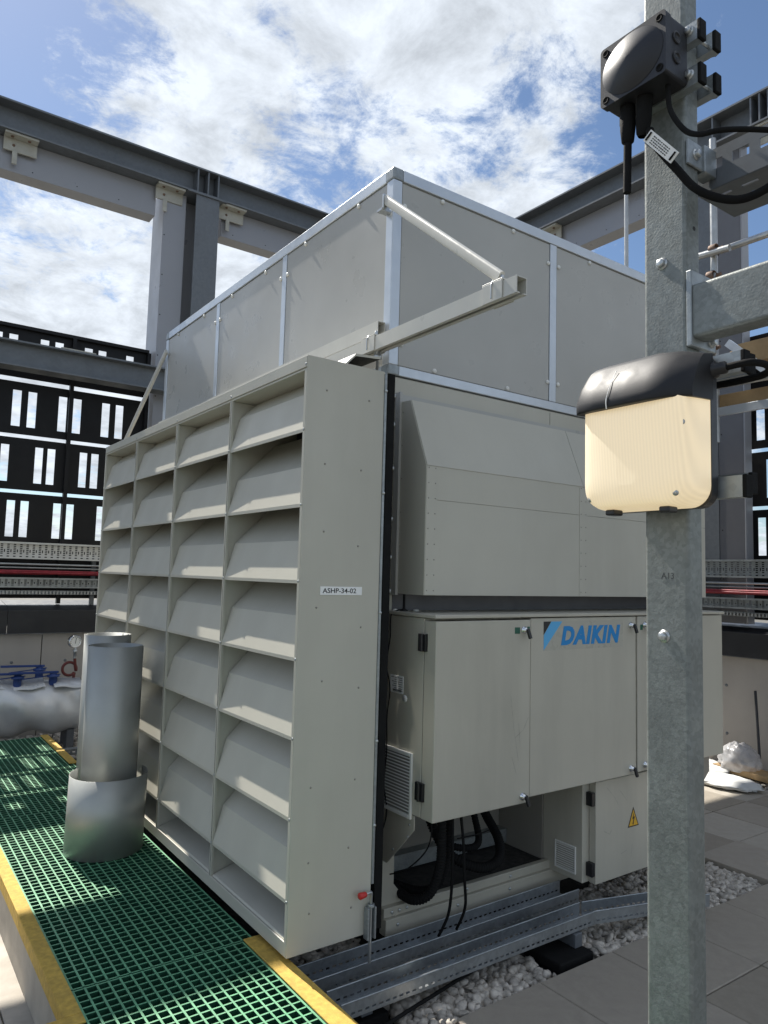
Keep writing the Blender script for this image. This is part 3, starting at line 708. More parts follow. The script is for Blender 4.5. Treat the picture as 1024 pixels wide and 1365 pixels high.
# lower cabinet
lc = build('lower_cabinet', MB().box(1.607, 2.28, .0, LY - .001, -.085, .392), M['cab'], unit, bevel=.003)
d = build('lower_door', MB().box(1.655, 2.26, -.042, -.002, -.088, .392), M['cab'], unit, bevel=.003)
for z in (.31, -.02): build('hinge', MB().box(1.632, 1.657, -.038, -.0005, z - .032, z + .032), M['black'], unit, bevel=.003)
tri = [(1.905, .135), (1.995, .135), (1.95, .232)]
build('warning_triangle', MB().prism(tri, (0, -.0428, 0), (1, 0, 0), (0, 0, 1), (0, .001, 0)), M['ink'], d)
cx, cz = 1.95, .162
build('warning_triangle', MB().prism([(cx + (x - cx) * .80, cz + (z - cz) * .80) for x, z in tri], (0, -.0434, 0), (1, 0, 0), (0, 0, 1), (0, .001, 0)), M['warn'], d)
build('warning_bolt', MB().prism([(1.954, .206), (1.940, .172), (1.950, .175), (1.944, .152), (1.940, .156), (1.946, .143), (1.954, .155), (1.949, .153), (1.962, .184), (1.951, .181)], (0, -.044, 0), (1, 0, 0), (0, 0, 1), (0, .001, 0)), M['ink'], d)
g = build('vent_grille', MB().box(1.598, 1.6065, .160, .166, -.055, .075).box(1.598, 1.6065, .035, .043, -.055, .075).box(1.598, 1.6065, .044, .159, -.055, -.047).box(1.598, 1.6065, .044, .159, .067, .075), M['white'], unit, bevel=.002)
mb = MB()
for k in range(11): mb.bar((1.602, .0445, -.040 + k * .0102), (1.602, .1585, -.040 + k * .0102), .007, .0035, (.5, 0, 1))
for q in split(mb): build('slat', q, M['white'], g)
build('side_bracket', MB().prism([(2.50, .39), (2.72, .39), (2.72, .30), (2.60, .20), (2.50, .20)], (0, .0, 0), (1, 0, 0), (0, 0, 1), (0, .2, 0)), M['inner'], unit)
# scuffs on the doors: thin grey rub marks
def scuff(paths, fy, parent):
    mb = MB()
    for p in paths:
        pts = [Vector((x, fy - .0004, z)) for x, z in p]
        for a, b in zip(pts, pts[1:]):
            d_ = (b - a).normalized(); s2 = Vector((-d_.z, 0, d_.x)) * .0016
            mb.add([a - s2, a + s2, b + s2 * .6, b - s2 * .6], [(0, 1, 2, 3)])
    return build('scuff_mark', mb, M['scuff'], parent)
M['scuff'] = mat('grey_rub_mark', (.36, .345, .29), .5, var=.2, vscale=60)
# ---- loose cables and hoses below the cabinet
def cable(name, pts, r, label, cat='cable', m='rubber', n=8, group=None, seg=8):
    return tag(build(name, MB().tube(smooth_path(pts, n), r, seg), M[m], origin=pts[0]), label, cat, group)
def hose(pts, r, label):
    p = smooth_path(pts, 26); L_ = [0]
    for a, b in zip(p, p[1:]): L_.append(L_[-1] + (b - a).length)
    n = int(L_[-1] / .0032); q = []; j = 0
    for k in range(n + 1):
        s = L_[-1] * k / n
        while j < len(p) - 2 and L_[j + 1] < s: j += 1
        f = (s - L_[j]) / max(1e-9, L_[j + 1] - L_[j]); q.append(p[j].lerp(p[j + 1], f))
    return tag(build('corrugated_hose', MB().tube(q, [r * (1.0 if k % 4 in (0, 1) else .84) for k in range(len(q))], 12), M['rubber'], origin=pts[0]), label, 'hose')
hose([(.735, .03, .40), (.74, .03, .28), (.75, .05, .15), (.73, .09, .03), (.69, .16, -.01), (.68, .28, .0)], .021, 'thick black corrugated hose hanging leftmost under the cabinet and curling into the base')
hose([(.795, .05, .40), (.80, .05, .28), (.80, .07, .16), (.79, .12, .04), (.75, .20, .0), (.70, .34, .0)], .020, 'black corrugated hose hanging just right of the leftmost one under the cabinet')
hose([(.88, .34, .42), (.88, .28, .26), (.90, .17, .14), (1.02, .10, .075), (1.15, .11, .08), (1.24, .20, .13), (1.28, .36, .24), (1.28, .42, .42)], .023, 'black corrugated hose lying as a low loop in the open recess')
hose([(.93, .42, .42), (.93, .36, .26), (.96, .26, .15), (1.05, .21, .12), (1.14, .23, .13), (1.20, .33, .22), (1.21, .42, .42)], .017, 'thinner corrugated hose tucked behind the low loop in the recess')
cable('cable', [(.83, .02, .40), (.835, .0, .25), (.845, .0, .1), (.87, .02, -.03), (.868, .07, -.14)], .0062, 'straight black cable dropping from the cabinet into the first tray')
cable('cable', [(.78, .01, .40), (.785, .01, .2), (.80, .03, .05), (.80, .05, -.06), (.775, .08, -.15)], .0062, 'black cable bending down beside the hoses into the first tray')
cable('cable', [(.60, .02, .40), (.655, .0, .36), (.655, .02, .25), (.61, .1, .15), (.60, .2, .10)], .003, 'thin black wire looping off the left underside of the cabinet')
cable('cable', [(.80, .0, .27), (.90, -.01, .272), (.98, -.01, .278)], .003, 'short thin black cable end sticking out sideways from the hoses')
cable('cable', [(.625, .19, 1.222), (.577, .205, 1.20), (.576, .21, 1.10), (.572, .225, .98), (.575, .20, .88), (.574, .215, .76), (.566, .20, .62), (.564, .21, .48), (.574, .20, .36), (.57, .23, .26)], .0028, 'thin black aerial wire trailing down the left side of the cabinet')
cable('cable', [(.10, -.25, GZ + .03), (.37, -.185, GZ + .03), (.60, -.145, GZ + .034), (.78, -.105, GZ + .03), (1.0, -.06, GZ + .02)], .007, 'black cable lying across the pebbles in front of the trays')

# ================================================================== louvre module
LH, LL, LD = 2.2, 2.816, .376
louvre = thing('louvre_module', (.19, 1.408, 0), 'grey sheet metal louvre bank with four columns of angled blades and a tag plate', 'louvre')
zr = [2.2 * (1.0018 - .1306 * (k + 1)) for k in range(7)]
SH = LL / 4
build('end_panel', MB().box(.0, LD - .016, -.0, .004, .0, LH), M['paint'], louvre, bevel=.0015)
build('end_panel', MB().box(.0, LD - .016, LL - .004, LL, .0, LH), M['paint'], louvre, bevel=.0015)
build('top_panel', MB().box(-.001, LD - .016, .005, LL - .005, LH - .045, LH).box(.003, LD - .016, .005, LL - .005, LH - .055, LH - .046), M['paint'], louvre, bevel=.002)
build('bottom_panel', MB().box(.0, LD - .016, .005, LL - .005, .0, .05), M['paint'], louvre, bevel=.002)
build('back_panel', MB().box(LD - .03, LD - .018, .006, LL - .006, .051, LH - .056), M['cavity_shade'], louvre)  # painted dark as cavity shade
for k in range(5):
    y = k * SH; w = .011
    y0, y1 = (y + .0045, y + .022) if k == 0 else ((y - .022, y - .0045) if k == 4 else (y - w, y + w))
    z0, z1 = .0505, LH - .0565
    dv = build('divider', MB().box(.0, .012, y0, y1, z0, z1).box(.0125, LD - .032, (y0 + y1) / 2 - .004, (y0 + y1) / 2 + .004, z0, z1), M['paint'], louvre)
    if 0 < k < 4:
        build('divider_joint', MB().box(-.0006, .0004, y - .0012, y + .0012, z0, z1), M['rubber'], dv)
# one blade: front lip, lower face up to the crease, upper face running back
def blade_mesh(h):
    k = h / .287
    prof = [(.002, -.012), (.002, .001), (.043, .152 * k), (.225, .335 * k), (.345, .345 * k), (.345, .335 * k), (.225, .325 * k), (.048, .146 * k), (.007, -.003), (.006, -.012)]
    mb = MB().prism(prof, (0, .012, 0), (1, 0, 0), (0, 0, 1), (0, SH - .024, 0))
    me = bpy.data.meshes.new('blade'); me.from_pydata(mb.v, [], mb.f); me.materials.append(M['paint']); me.materials.append(M['cavity_shade']); me.update()
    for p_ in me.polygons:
        if p_.normal.z < -.25 and p_.center.x > .03: p_.material_index = 1  # downward faces take the painted cavity shade
    return me
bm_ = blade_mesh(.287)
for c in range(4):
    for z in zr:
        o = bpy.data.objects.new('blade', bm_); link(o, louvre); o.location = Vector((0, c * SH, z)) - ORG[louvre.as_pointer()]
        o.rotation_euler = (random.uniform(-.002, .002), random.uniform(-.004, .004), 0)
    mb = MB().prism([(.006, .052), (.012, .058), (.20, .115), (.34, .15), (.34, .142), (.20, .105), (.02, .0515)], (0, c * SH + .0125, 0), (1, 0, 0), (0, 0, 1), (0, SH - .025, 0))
    build('sill_blade', mb, M['paint'], louvre)
mb = MB(); rnd = random.Random(11)
for z in (2.07, 1.78, 1.5, 1.21, .92, .63, .34, .1):
    for x in (.09, .27): mb.dome((x + rnd.uniform(-.02, .02), 0, z + rnd.uniform(-.05, .05)), (0, -1, 0), .0042, .003, 8)
build('rivet', mb, M['inner'], louvre)
mb = MB()
for k in range(5):
    for z in zr + [LH - .03]: mb.dome((-.0006, min(max(k * SH, .012), LL - .012), z - .004), (-1, 0, 0), .0055, .003, 8)
build('rivet', mb, M['galv'], louvre)
build('edge_strip', MB().box(LD - .0155, LD - .004, -.004, .004, .18, LH - .005), M['galv'], louvre, bevel=.002)
mb = MB()
for z in (2.12, 1.70, 1.22, .72, .40): mb.dome((LD - .010, -.004, z), (0, -1, 0), .007, .006, 8)
build('strip_screw', mb, M['zinc'], louvre)
build('rubber_seal', MB().box(LD + .001, LD + .038, -.002, .03, .005, LH - .002), M['rubber'], louvre, bevel=.003)
pl = build('tag_plate', MB().box(.088, .277, -.002, -.0003, 1.289, 1.321), M['label'], louvre)
text('ASHP-34-02', .026, (.0985, -.0022, 1.2965), (1, 0, 0), (0, 0, 1), M['ink'], pl, depth=.0003, fat=.0003, sx=1.17)
# sliding bolt with a red grip
bk = build('bolt_bracket', MB().box(.330, .338, -.03, -.001, -.012, .105).box(.362, .370, -.03, -.001, -.012, .105).box(.3385, .3615, -.006, -.001, -.012, .105).lathe([(.014, 0), (.014, .012), (.010, .012)], (.35, -.018, .105), (0, 0, 1), 12), M['galv'], louvre, bevel=.002)
build('bolt_rod', MB().tube(smooth_path([(.35, -.018, -.10), (.35, -.018, .05), (.35, -.018, .13), (.349, -.02, .155), (.342, -.022, .160), (.316, -.026, .160)], 6), .0062, 10), M['zinc'], louvre)
build('bolt_grip', MB().lathe([(.009, 0), (.011, .004), (.013, .030), (.009, .034), (.0005, .034)], (.320, -.026, .160), (-1, -.1, 0), 12), M['red'], louvre)

# ---- overhead track the louvre slides on
track = thing('sliding_track', (.46, 1.7, 2.39), 'pale overhead sliding track with diagonal braces above the louvre bank', 'track')
def cprof(w, h, t, slot):
    return [(-w/2, 0), (-slot/2, 0), (-slot/2, t), (-w/2 + t, t), (-w/2 + t, h - t), (w/2 - t, h - t), (w/2 - t, t), (slot/2, t), (slot/2, 0), (w/2, 0), (w/2, h), (-w/2, h)]
build('track_channel', MB().prism(cprof(.052, .062, .004, .018), (.46, -.665, 2.352), (1, 0, 0), (0, 0, 1), (0, 4.75, 0)), M['rail_paint'], track)
build('wall_angle', MB().prism(cprof(.042, .065, .003, .020), (.520, .262, 2.455), (1, 0, 0), (0, 0, 1), (0, 3.0, 0)), M['rail_paint'], track)
def flat_oval(p, q, w, h, nm='brace'):
    p, q = Vector(p), Vector(q); d = q - p; side = d.cross(Vector((0, 0, 1))).normalized(); u = side.cross(d).normalized()
    poly = [((w/2 - h/2) * (1 if math.cos(t) >= 0 else -1) * 0 + h/2 * math.cos(t), (w/2 - h/2) * (1 if math.sin(t) >= 0 else -1) + h/2 * math.sin(t)) for t in (2 * math.pi * k / 16 for k in range(16))]
    return build(nm, MB().prism(poly, p, side, u, d, True), M['rail_paint'], track)
flat_oval((.522, .262, 3.10), (.462, -.56, 2.445), .044, .024)
flat_oval((.522, 3.23, 3.09), (.462, 4.05, 2.44), .044, .024)
for y in (-.55, .235, 1.9, 3.4):
    b = build('saddle_clamp', MB().box(.428, .433, y - .05, y + .05, 2.35, 2.419).box(.487, .492, y - .05, y + .05, 2.35, 2.419).box(.428, .492, y - .05, y + .05, 2.4195, 2.424), M['rail_paint'], track, bevel=.001)
    build('clamp_wire', MB().tube([(.424, y, 2.36), (.424, y, 2.41), (.432, y, 2.428), (.488, y, 2.428)], .003, 6), M['zinc'], b)
    mb = MB(); hexbolt(mb, (.46, y - .02, 2.428), (0, 0, 1), .008, .02); build('clamp_bolt', mb, M['zinc'], b)
hg = build('hanger', MB().lathe([(.016, 0), (.016, -.018), (.019, -.02), (.019, -.032), (.006, -.034), (.006, -.15), (.0005, -.15)], (.46, .20, 2.352), (0, 0, 1), 14), M['zinc'], track)
build('hanger', MB().lathe([(.016, 0), (.016, -.018), (.019, -.02), (.019, -.032), (.006, -.034), (.006, -.15), (.0005, -.15)], (.46, 2.6, 2.352), (0, 0, 1), 14), M['zinc'], track)
build('brace_foot', MB().box(.495, .547, .25, .29, 3.04, 3.05).box(.505, .54, .252, .262, 3.05, 3.12), M['zinc'], track)
# lightning rod on the roof of the unit
t = thing('lightning_rod', (2.785, .60, 3.25), 'slim bare metal rod standing on the roof of the unit left of the post', 'rod')
build('rod', MB().tube([(2.785, .60, 3.25), (2.785, .60, 4.11)], .014, 10), M['alu'], t)
build('rod_foot', MB().box(2.72, 2.85, .54, .66, 3.2535, 3.27), M['galv'], t)

# ================================================================== walkway grating with yellow nosings
wk = thing('grating_walkway', (-.35, 1.5, GZ), 'green moulded grating walkway with gritty yellow edge strips beside the louvres', 'walkway')
GX0, GX1, GTOP = -.662, -.030, -.030
def grating(x0, x1, y0, y1):
    mb = MB(); p = .038; bh = .030
    n = int(round((x1 - x0) / p)); q = (x1 - x0 - .0066) / n
    for i in range(n + 1):
        x = x0 + i * q; mb.prism([(0, 0), (.0072, 0), (.0058, -bh), (.0014, -bh)], (x, y0, GTOP), (1, 0, 0), (0, 0, 1), (0, y1 - y0, 0))
    m_ = int(round((y1 - y0) / p)); q = (y1 - y0 - .0066) / m_
    for j in range(m_ + 1):
        y = y0 + j * q; mb.prism([(0, -.0015), (.0066, -.0015), (.0052, -bh + .001), (.001, -bh + .001)], (x0, y, GTOP), (0, 1, 0), (0, 0, 1), (x1 - x0, 0, 0))
    o = build('grating_panel', mb, M['grating_side'], wk); o.data.materials.append(M['grating'])
    for p_ in o.data.polygons:
        if abs(p_.normal.z) > .9 and p_.center.z + wk.location.z > GTOP - .01: p_.material_index = 1  # upward faces take the lightened top, the rest stays shade-dark
    return o
grating(GX0, .010, 2.212, 4.22); grating(GX0, -.004, .262, 2.205); grating(GX0, -.047, -1.30, .255)
grating(-1.35, -.668, -1.30, .048)
mb = MB()
for y in (-1.2, -.5, .25, 1.2, 2.2, 3.2, 4.15):
    for x in (-.6, -.1): mb.box(x - .025, x + .025, y - .025, y + .025, GZ - .02, GTOP - .031)
build('pedestal', mb, M['galv_beam'], wk)
mb = MB().box(-.66, -.615, -1.3, 4.2, GTOP - .09, GTOP - .032).box(-.10, -.055, -1.3, 4.2, GTOP - .09, GTOP - .032)
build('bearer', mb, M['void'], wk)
def nosing(x0, x1, y0, y1, drops):
    mb = MB().box(x0, x1, y0, y1, GTOP + .001, GTOP + .007)
    for (a, b, c, d) in drops: mb.box(a, b, c, d, GTOP - .048, GTOP + .0005)
    return build('edge_nosing', mb, M['nosing'], wk, bevel=.002)
nosing(-.717, -.664, .104, 4.22, [(-.717, -.711, .104, 4.22)])
nosing(-1.35, -.664, .050, .1025, [(-1.35, -.72, .0965, .1025)])
nosing(-.045, .032, -1.30, .258, [(.026, .032, -1.30, .258)])
nosing(-.018, .04, 3.22, 4.25, [(.034, .04, 3.22, 4.25)])
tag(build('gap_shade_sheet', MB().box(-.72, .03, -1.6, 4.6, GZ - .055, GZ - .05), M['void']), kind='structure')  # added dark sheet; its colour stands in for shade under the walkway

# ================================================================== sheet metal rolls standing on the walkway
def spiral(c, r0, r1, a0, a1, z0, z1, n=72, lean=(0, 0)):
    mb = MB(); vs = []; fs = []
    for i in range(n + 1):
        f = i / n; a = R_(a0 + (a1 - a0) * f); r = r0 + (r1 - r0) * f
        for z in (z0, z1):
            vs.append((c[0] + r * math.cos(a) + lean[0] * (z - z0), c[1] + r * math.sin(a) + lean[1] * (z - z0), z))
    for i in range(n): fs.append((2 * i, 2 * i + 2, 2 * i + 3, 2 * i + 1))
    return mb.add(vs, fs, True)
o = build('sheet_metal_roll', spiral((-.214, 1.545), .118, .139, -200, 690, GTOP + .002, .968, 110), M['sheet'], origin=(-.232, 1.53, GTOP), solid=.0012)
tag(o, 'tall narrow roll of dull silver sheet metal, the front of the two tall ones', 'metal roll')
o = build('sheet_metal_roll', spiral((-.180, 1.845), .104, .128, 20, 800, GTOP + .002, 1.0, 110), M['sheet'], origin=(-.268, 1.775, GTOP), solid=.0012)
tag(o, 'tall roll of silver sheet metal half hidden behind the other tall roll', 'metal roll')
o = build('sheet_metal_roll', spiral((-.240, 1.480), .184, .188, 128, 375, GTOP + .002, .342, 60, (.02, .0)), M['sheet'], origin=(-.282, 1.475, GTOP), solid=.0014)
tag(o, 'short wide open curl of silver sheet metal wrapped around the foot of the tall rolls', 'metal roll')

# ================================================================== wrapped pipe, valves, gauge
def jacket():
    mb = MB(); vs = []; fs = []; nx, na = 90, 40; rnd = random.Random(4)
    ks = [(rnd.uniform(5, 22), rnd.uniform(-3, 3), rnd.uniform(0, 6), rnd.uniform(.003, .008)) for _ in range(12)]
    for i in range(nx + 1):
        x = -1.3 + 1.69 * i / nx
        for k in range(na):
            a = 2 * math.pi * k / na; r = .232
            for kx, ka, ph, am in ks: r += am * math.sin(kx * x + round(ka) * a * 1.0 + ph + 1.5 * math.sin(a))
            if i == nx: r *= .80
            elif i == nx - 1: r *= .94
            if math.sin(a) > .8: r = min(r, .215 / math.sin(a))
            vs.append((x, 4.72 + r * math.cos(a), .135 + r * math.sin(a)))
    for i in range(nx):
        for k in range(na): fs.append((i * na + k, i * na + (k + 1) % na, (i + 1) * na + (k + 1) % na, (i + 1) * na + k))
    mb.add(vs, fs, True); mb.add(vs[-na:], [tuple(range(na))]); return mb
pipe = thing('wrapped_pipe', (-.4, 4.72, -.10), 'fat pipe wrapped in a creased silver insulation jacket beyond the walkway end', 'pipe')
build('jacket', jacket(), M['jacket'], pipe)
mb = MB()
for (x0, x1, y, z) in ((-.42, .06, 4.60, .365), (.13, .37, 4.58, .36)):
    n = 40
    for i in range(n):
        a, b = x0 + (x1 - x0) * i / n, x0 + (x1 - x0) * (i + 1) / n
        w0, w1 = .010 * math.sin(13 * a) + .004 * math.sin(37 * a), .010 * math.sin(13 * b) + .004 * math.sin(37 * b)
        mb.add([(a, y - .05, z - .05 + w0), (b, y - .05, z - .05 + w1), (b, y + .10, z + w1 * .5 + .012), (a, y + .10, z + w0 * .5 + .012)], [(0, 1, 2, 3)], True)
build('jacket_flap', mb, M['jacket'], pipe, solid=.006)
build('end_flange', MB().lathe([(.17, 0), (.17, .02), (.0005, .02)], (.392, 4.72, .135), (1, 0, 0), 24), M['galv_beam'], pipe)
for x in (-.35, .3): build('pipe_cradle', MB().box(x - .03, x + .03, 4.6, 4.84, GZ - .04, -.07), M['galv_beam'], pipe)
def valve(x, y, z, ang, ln, label):
    t = thing('lever_valve', (x, y, z - .09), label, 'valve', 'blue lever valves on the wrapped pipe')
    build('valve_neck', MB().lathe([(.034, -.10), (.034, -.03), (.052, -.03), (.052, -.012), (.030, -.012), (.030, .0), (.0005, .0)], (x, y, z), (0, 0, 1), 12), M['blue'], t)
    d = Vector((-math.cos(ang), -math.sin(ang), .03)); p = Vector((x, y, z + .012)) - d * .04
    build('lever', MB().bar(p, p + d * ln, .034, .018), M['blue'], t, bevel=.004)
    build('lever_lower', MB().bar(p + Vector((.02, 0, -.02)), p + d * ln * .72 + Vector((-.03, 0, -.055)), .016, .008), M['blue'], t)
valve(.13, 4.62, .425, .12, .40, 'blue lever valve with the nearest handle, right over the wrapped pipe')
valve(.06, 4.86, .455, .05, .36, 'blue lever valve furthest back on the wrapped pipe near the wall')
valve(-.155, 4.62, .425, .10, .42, 'blue lever valve at the left edge of the picture on the wrapped pipe')
gg = thing('pressure_gauge', (.315, 4.72, .33), 'round white pressure gauge on a dark red looped tube behind the metal rolls', 'gauge')
lp = [(.32, 4.72, .30), (.322, 4.72, .35)] + [(.285 + .058 * math.cos(a), 4.72 - .012 * math.sin(a / 2), .445 + .058 * math.sin(a)) for a in [R_(-40 - q) for q in range(0, 341, 20)]] + [(.327, 4.712, .50), (.322, 4.71, .56)]
build('siphon_loop', MB().tube(smooth_path(lp, 3), .013, 8), M['darkred'], gg)
build('gauge_stem', MB().lathe([(.014, 0), (.014, .05), (.018, .05), (.018, .075), (.010, .075), (.010, .10)], (.322, 4.71, .54), (0, 0, 1), 10), M['zinc'], gg)
dl = build('gauge_case', MB().lathe([(.0005, .03), (.056, .03), (.056, -.012), (.050, -.016), (.050, -.006), (.0005, -.006)], (.315, 4.71, .69), (-.25, 1, 0), 28), M['chrome'], gg)
ax = Vector((.25, -1, 0)).normalized()
build('gauge_dial', MB().lathe([(.049, 0), (.0005, 0)], Vector((.315, 4.71, .69)) + ax * .008, ax, 24), M['label'], gg)
sx = Vector((0, 0, 1)).cross(ax).normalized(); oo = Vector((.315, 4.71, .69)) + ax * .0095
mb = MB().bar(oo - Vector((0, 0, .018)), oo + Vector((0, 0, .034)) + sx * .008, .004, .0015, ax)
for k in range(11):
    a = R_(-135 + 27 * k); dv = sx * math.sin(a) + Vector((0, 0, 1)) * math.cos(a); mb.bar(oo + dv * .037, oo + dv * .045, .003, .001, ax)
build('gauge_needle', mb, M['ink'], gg)
# small strut and pipe stub near the walkway's far end
t = thing('floor_strut', (.35, 4.25, GZ), 'perforated strut lying on the pebbles beyond the walkway end', 'strut')
us = [0.0] + [q for k in range(20) for q in (.012 + k * .04, .034 + k * .04)] + [.82]
build('strut_side', MB().sheet((.06, 4.20, GZ), (1, 0, 0), (0, 0, 1), us, [.05, .067, .078, .095], lambda i, j: j == 1 and i % 2 == 1), M['galv'], t, solid=.0025)
build('strut_web', MB().box(.06, .88, 4.2015, 4.26, GZ + .0955, GZ + .098), M['galv'], t)
build('strut_foot', MB().box(.12, .20, 4.205, 4.30, GZ - .04, GZ + .049).box(.68, .76, 4.205, 4.30, GZ - .04, GZ + .049), M['rubber'], t)

# ================================================================== cable trays on the ground
def ground_tray(label, pts, w, h, zrim, cover=False):
    """slotted U tray following pts (x, y centre line)"""
    t = thing('cable_tray', (pts[0][0], pts[0][1], zrim - h), label, 'cable tray', None)
    for k, (p, q) in enumerate(zip(pts, pts[1:])):
        P, Q = Vector((p[0], p[1], 0)), Vector((q[0], q[1], 0)); d = (Q - P); ln = d.length; d.normalize(); n = Vector((-d.y, d.x, 0))
        us = [0.0]; u = .012
        while u + .030 < ln: us += [u, u + .017]; u += .030
        us.append(ln)
        b = zrim - h
        for s in (-1, 1):
            vs = [0, .012, .020, h] 
            build('tray_side', MB().sheet(P + n * s * w / 2 + Vector((0, 0, b)), d, (0, 0, 1), us, vs, lambda i, j: j == 1 and i % 2 == 1), M['tray'], t, solid=.0018)
            a = P + n * s * (w / 2) + Vector((0, 0, zrim)); c = Q + n * s * (w / 2) + Vector((0, 0, zrim))
            build('rolled_edge', MB().tube([a, c], .0035, 8), M['tray'], t)
        ws = [-w / 2, -w * .30, -w * .22, -.005, .005, w * .22, w * .30, w / 2]
        us2 = [0.0]; u = .03
        while u + .09 < ln: us2 += [u, u + .024]; u += .075
        us2.append(ln)
        build('tray_floor', MB().sheet(P + Vector((0, 0, b)), d, n, us2, ws, lambda i, j: i % 2 == 1 and j in (1, 3, 5)), M['tray'], t, solid=.0018)
    return t
ground_tray('slotted galvanised cable tray nearest the unit, ending short at the lower cabinet', [(.12, .075), (1.605, .078)], .118, .058, -.118)
tr2 = ground_tray('slotted galvanised cable tray further from the unit, bending away to the right', [(.13, -.118), (1.49, -.128), (2.12, -.31)], .098, .056, -.118)
b = thing('tray_foot', (1.28, -.17, GZ), 'black square rubber foot holding up the outer cable tray', 'support')
build('foot_pad', MB().box(1.17, 1.385, -.245, -.03, GZ - .03, GZ + .014), M['rubber'], b, bevel=.006)
build('foot_upright', MB().box(1.33, 1.376, -.19, -.06, GZ + .015, -.178), M['galv_beam'], b, bevel=.002)
b = thing('tray_foot', (.28, -.05, GZ), 'rubber foot under the near end of the trays beside the yellow strip', 'support')
build('foot_pad', MB().box(.20, .36, -.14, .12, GZ - .03, GZ + .03), M['rubber'], b, bevel=.006)
build('foot_upright', MB().box(.25, .30, -.12, .10, GZ + .031, -.179), M['galv_beam'], b, bevel=.002)
cable('cable', [(.20, -.13, -.166), (.5, -.11, -.163), (.9, -.12, -.166), (1.3, -.13, -.160), (1.47, -.15, -.163)], .007, 'black cable lying inside the outer cable tray')

# ================================================================== galvanised post, arm, lamp, sensor, tray
def rr(w, h, r, n=5):
    pts = []
    for cx, cy, a in ((w/2 - r, h/2 - r, 0), (-w/2 + r, h/2 - r, 90), (-w/2 + r, -h/2 + r, 180), (w/2 - r, -h/2 + r, 270)):
        for k in range(n + 1): t_ = R_(a + 90 * k / n); pts.append((cx + r * math.cos(t_), cy + r * math.sin(t_)))
    return pts
post = thing('galvanised_post', (.026, -1.518, GZ), 'mottled galvanised box section post in the right foreground carrying the lamp', 'post')
build('shaft', MB().prism(rr(.052, .100, .008), (.026, -1.518, GZ), (1, 0, 0), (0, 1, 0), (0, 0, 3.45), False), M['galv_post'], post)
build('base_plate', MB().box(-.06, .11, -1.63, -1.41, GZ + .001, GZ + .012), M['galv_post'], post, bevel=.002)
for z in (2.041, 1.262):
    mb = MB(); hexbolt(mb, (0, -1.513, z), (-1, 0, 0), .0095, .010); build('bolt', mb, M['zinc'], post)
build('drilled_hole', MB().lathe([(.005, 0), (.0005, 0)], (.030, -1.5684, 2.107), (0, -1, 0), 12), M['ink'], post)
text('A13', .018, (-.0006, -1.507, 1.378), (0, -1, 0), (0, 0, 1), M['galv_dark'], post, name='pencil_mark', depth=.0002)
arm = thing('steel_arm', (.026, -1.6, 1.92), 'galvanised box section arm bolted to the post above the lamp', 'arm')
build('arm_section', MB().prism(rr(.052, .112, .008), (.026, -1.582, 1.92), (1, 0, 0), (0, 0, 1), (0, -1.2, 0)), M['galv_post'], arm)
build('end_plate', MB().box(-.004, .085, -1.5815, -1.5695, 1.848, 2.006), M['galv'], arm, bevel=.002)
mb = MB(); hexbolt(mb, (.068, -1.5815, 1.985), (0, -1, 0), .009, .010); hexbolt(mb, (.068, -1.5815, 1.868), (0, -1, 0), .009, .010); build('bolt', mb, M['zinc'], arm)

# -------- lamp
lamp = thing('bulkhead_lamp', (-.08, -1.553, 1.51), 'lit square bulkhead lamp with a ribbed warm lens and black hood', 'lamp')
LY0, LY1, LZ0, LZ1 = -1.646, -1.406, 1.513, 1.812
LCy = (LY0 + LY1) / 2
def rrect(cy, cz, w, h, r, n=8): return [(cy + a, cz + b) for a, b in rr(w, h, r, n)]
def lens():
    mb = MB(); rings = []; W, H = .240, .210; cz = LZ0 + H / 2
    for x, s, rad in ((-.050, 1.0, .040), (-.082, 1.0, .040), (-.105, .985, .042), (-.122, .95, .045), (-.133, .88, .05), (-.139, .70, .05), (-.142, .45, .04), (-.143, .18, .018)):
        lo = rrect(LCy, cz, W * s, H * (s + 1) / 2, min(rad, H * s * .4), 8); hi = rrect(LCy, cz, W * s, H * (s + 1) / 2, .005, 8)
        rings.append([(x, *(p if p[1] < cz else q)) for p, q in zip(lo, hi)])
    n = len(rings[0]); vs = [p for r in rings for p in r]; fs = []
    for i in range(len(rings) - 1):
        for k in range(n): fs.append((i * n + k, (i + 1) * n + k, (i + 1) * n + (k + 1) % n, i * n + (k + 1) % n))
    mb.add(vs, fs, True); mb.add(rings[-1], [tuple(range(n))[::-1]], True); return mb
lens_o = build('lens', lens(), M['lens'], lamp)
build('back_plate', MB().prism(rrect(0, 0, .242, .300, .03), (-.049, LCy, LZ0 + .150), (0, 1, 0), (0, 0, 1), (.020, 0, 0)), M['black'], lamp, bevel=.002)
# hood: sloped black cap over the top of the lens with chamfered ends
def cap():
    mb = MB(); secs = []
    for (y, s, zdrop) in ((LY1 + .001, .90, .008), (LY1 - .012, .98, .002), (LY1 - .05, 1.0, 0), (LCy, 1.0, 0), (LY0 + .075, 1.0, 0), (LY0 + .03, .93, .006), (LY0 - .005, .66, .016)):
        xf = -.048 - .104 * s
        secs.append([(-.048, y, 1.716), (xf, y, 1.712), (xf - .001, y, 1.730), (xf + .014, y, 1.766), (-.048 - .064 * s, y, 1.804 - zdrop), (-.048 - .048 * s, y, 1.815 - zdrop), (-.048, y, 1.822 - zdrop)])
    n = len(secs[0]); vs = [p for r in secs for p in r]; fs = []
    for i in range(len(secs) - 1):
        for k in range(n): fs.append((i * n + k, i * n + (k + 1) % n, (i + 1) * n + (k + 1) % n, (i + 1) * n + k))
    mb.add(vs, fs, True); mb.add(secs[0], [tuple(range(n))]); mb.add(secs[-1], [tuple(range(n))[::-1]]); return mb
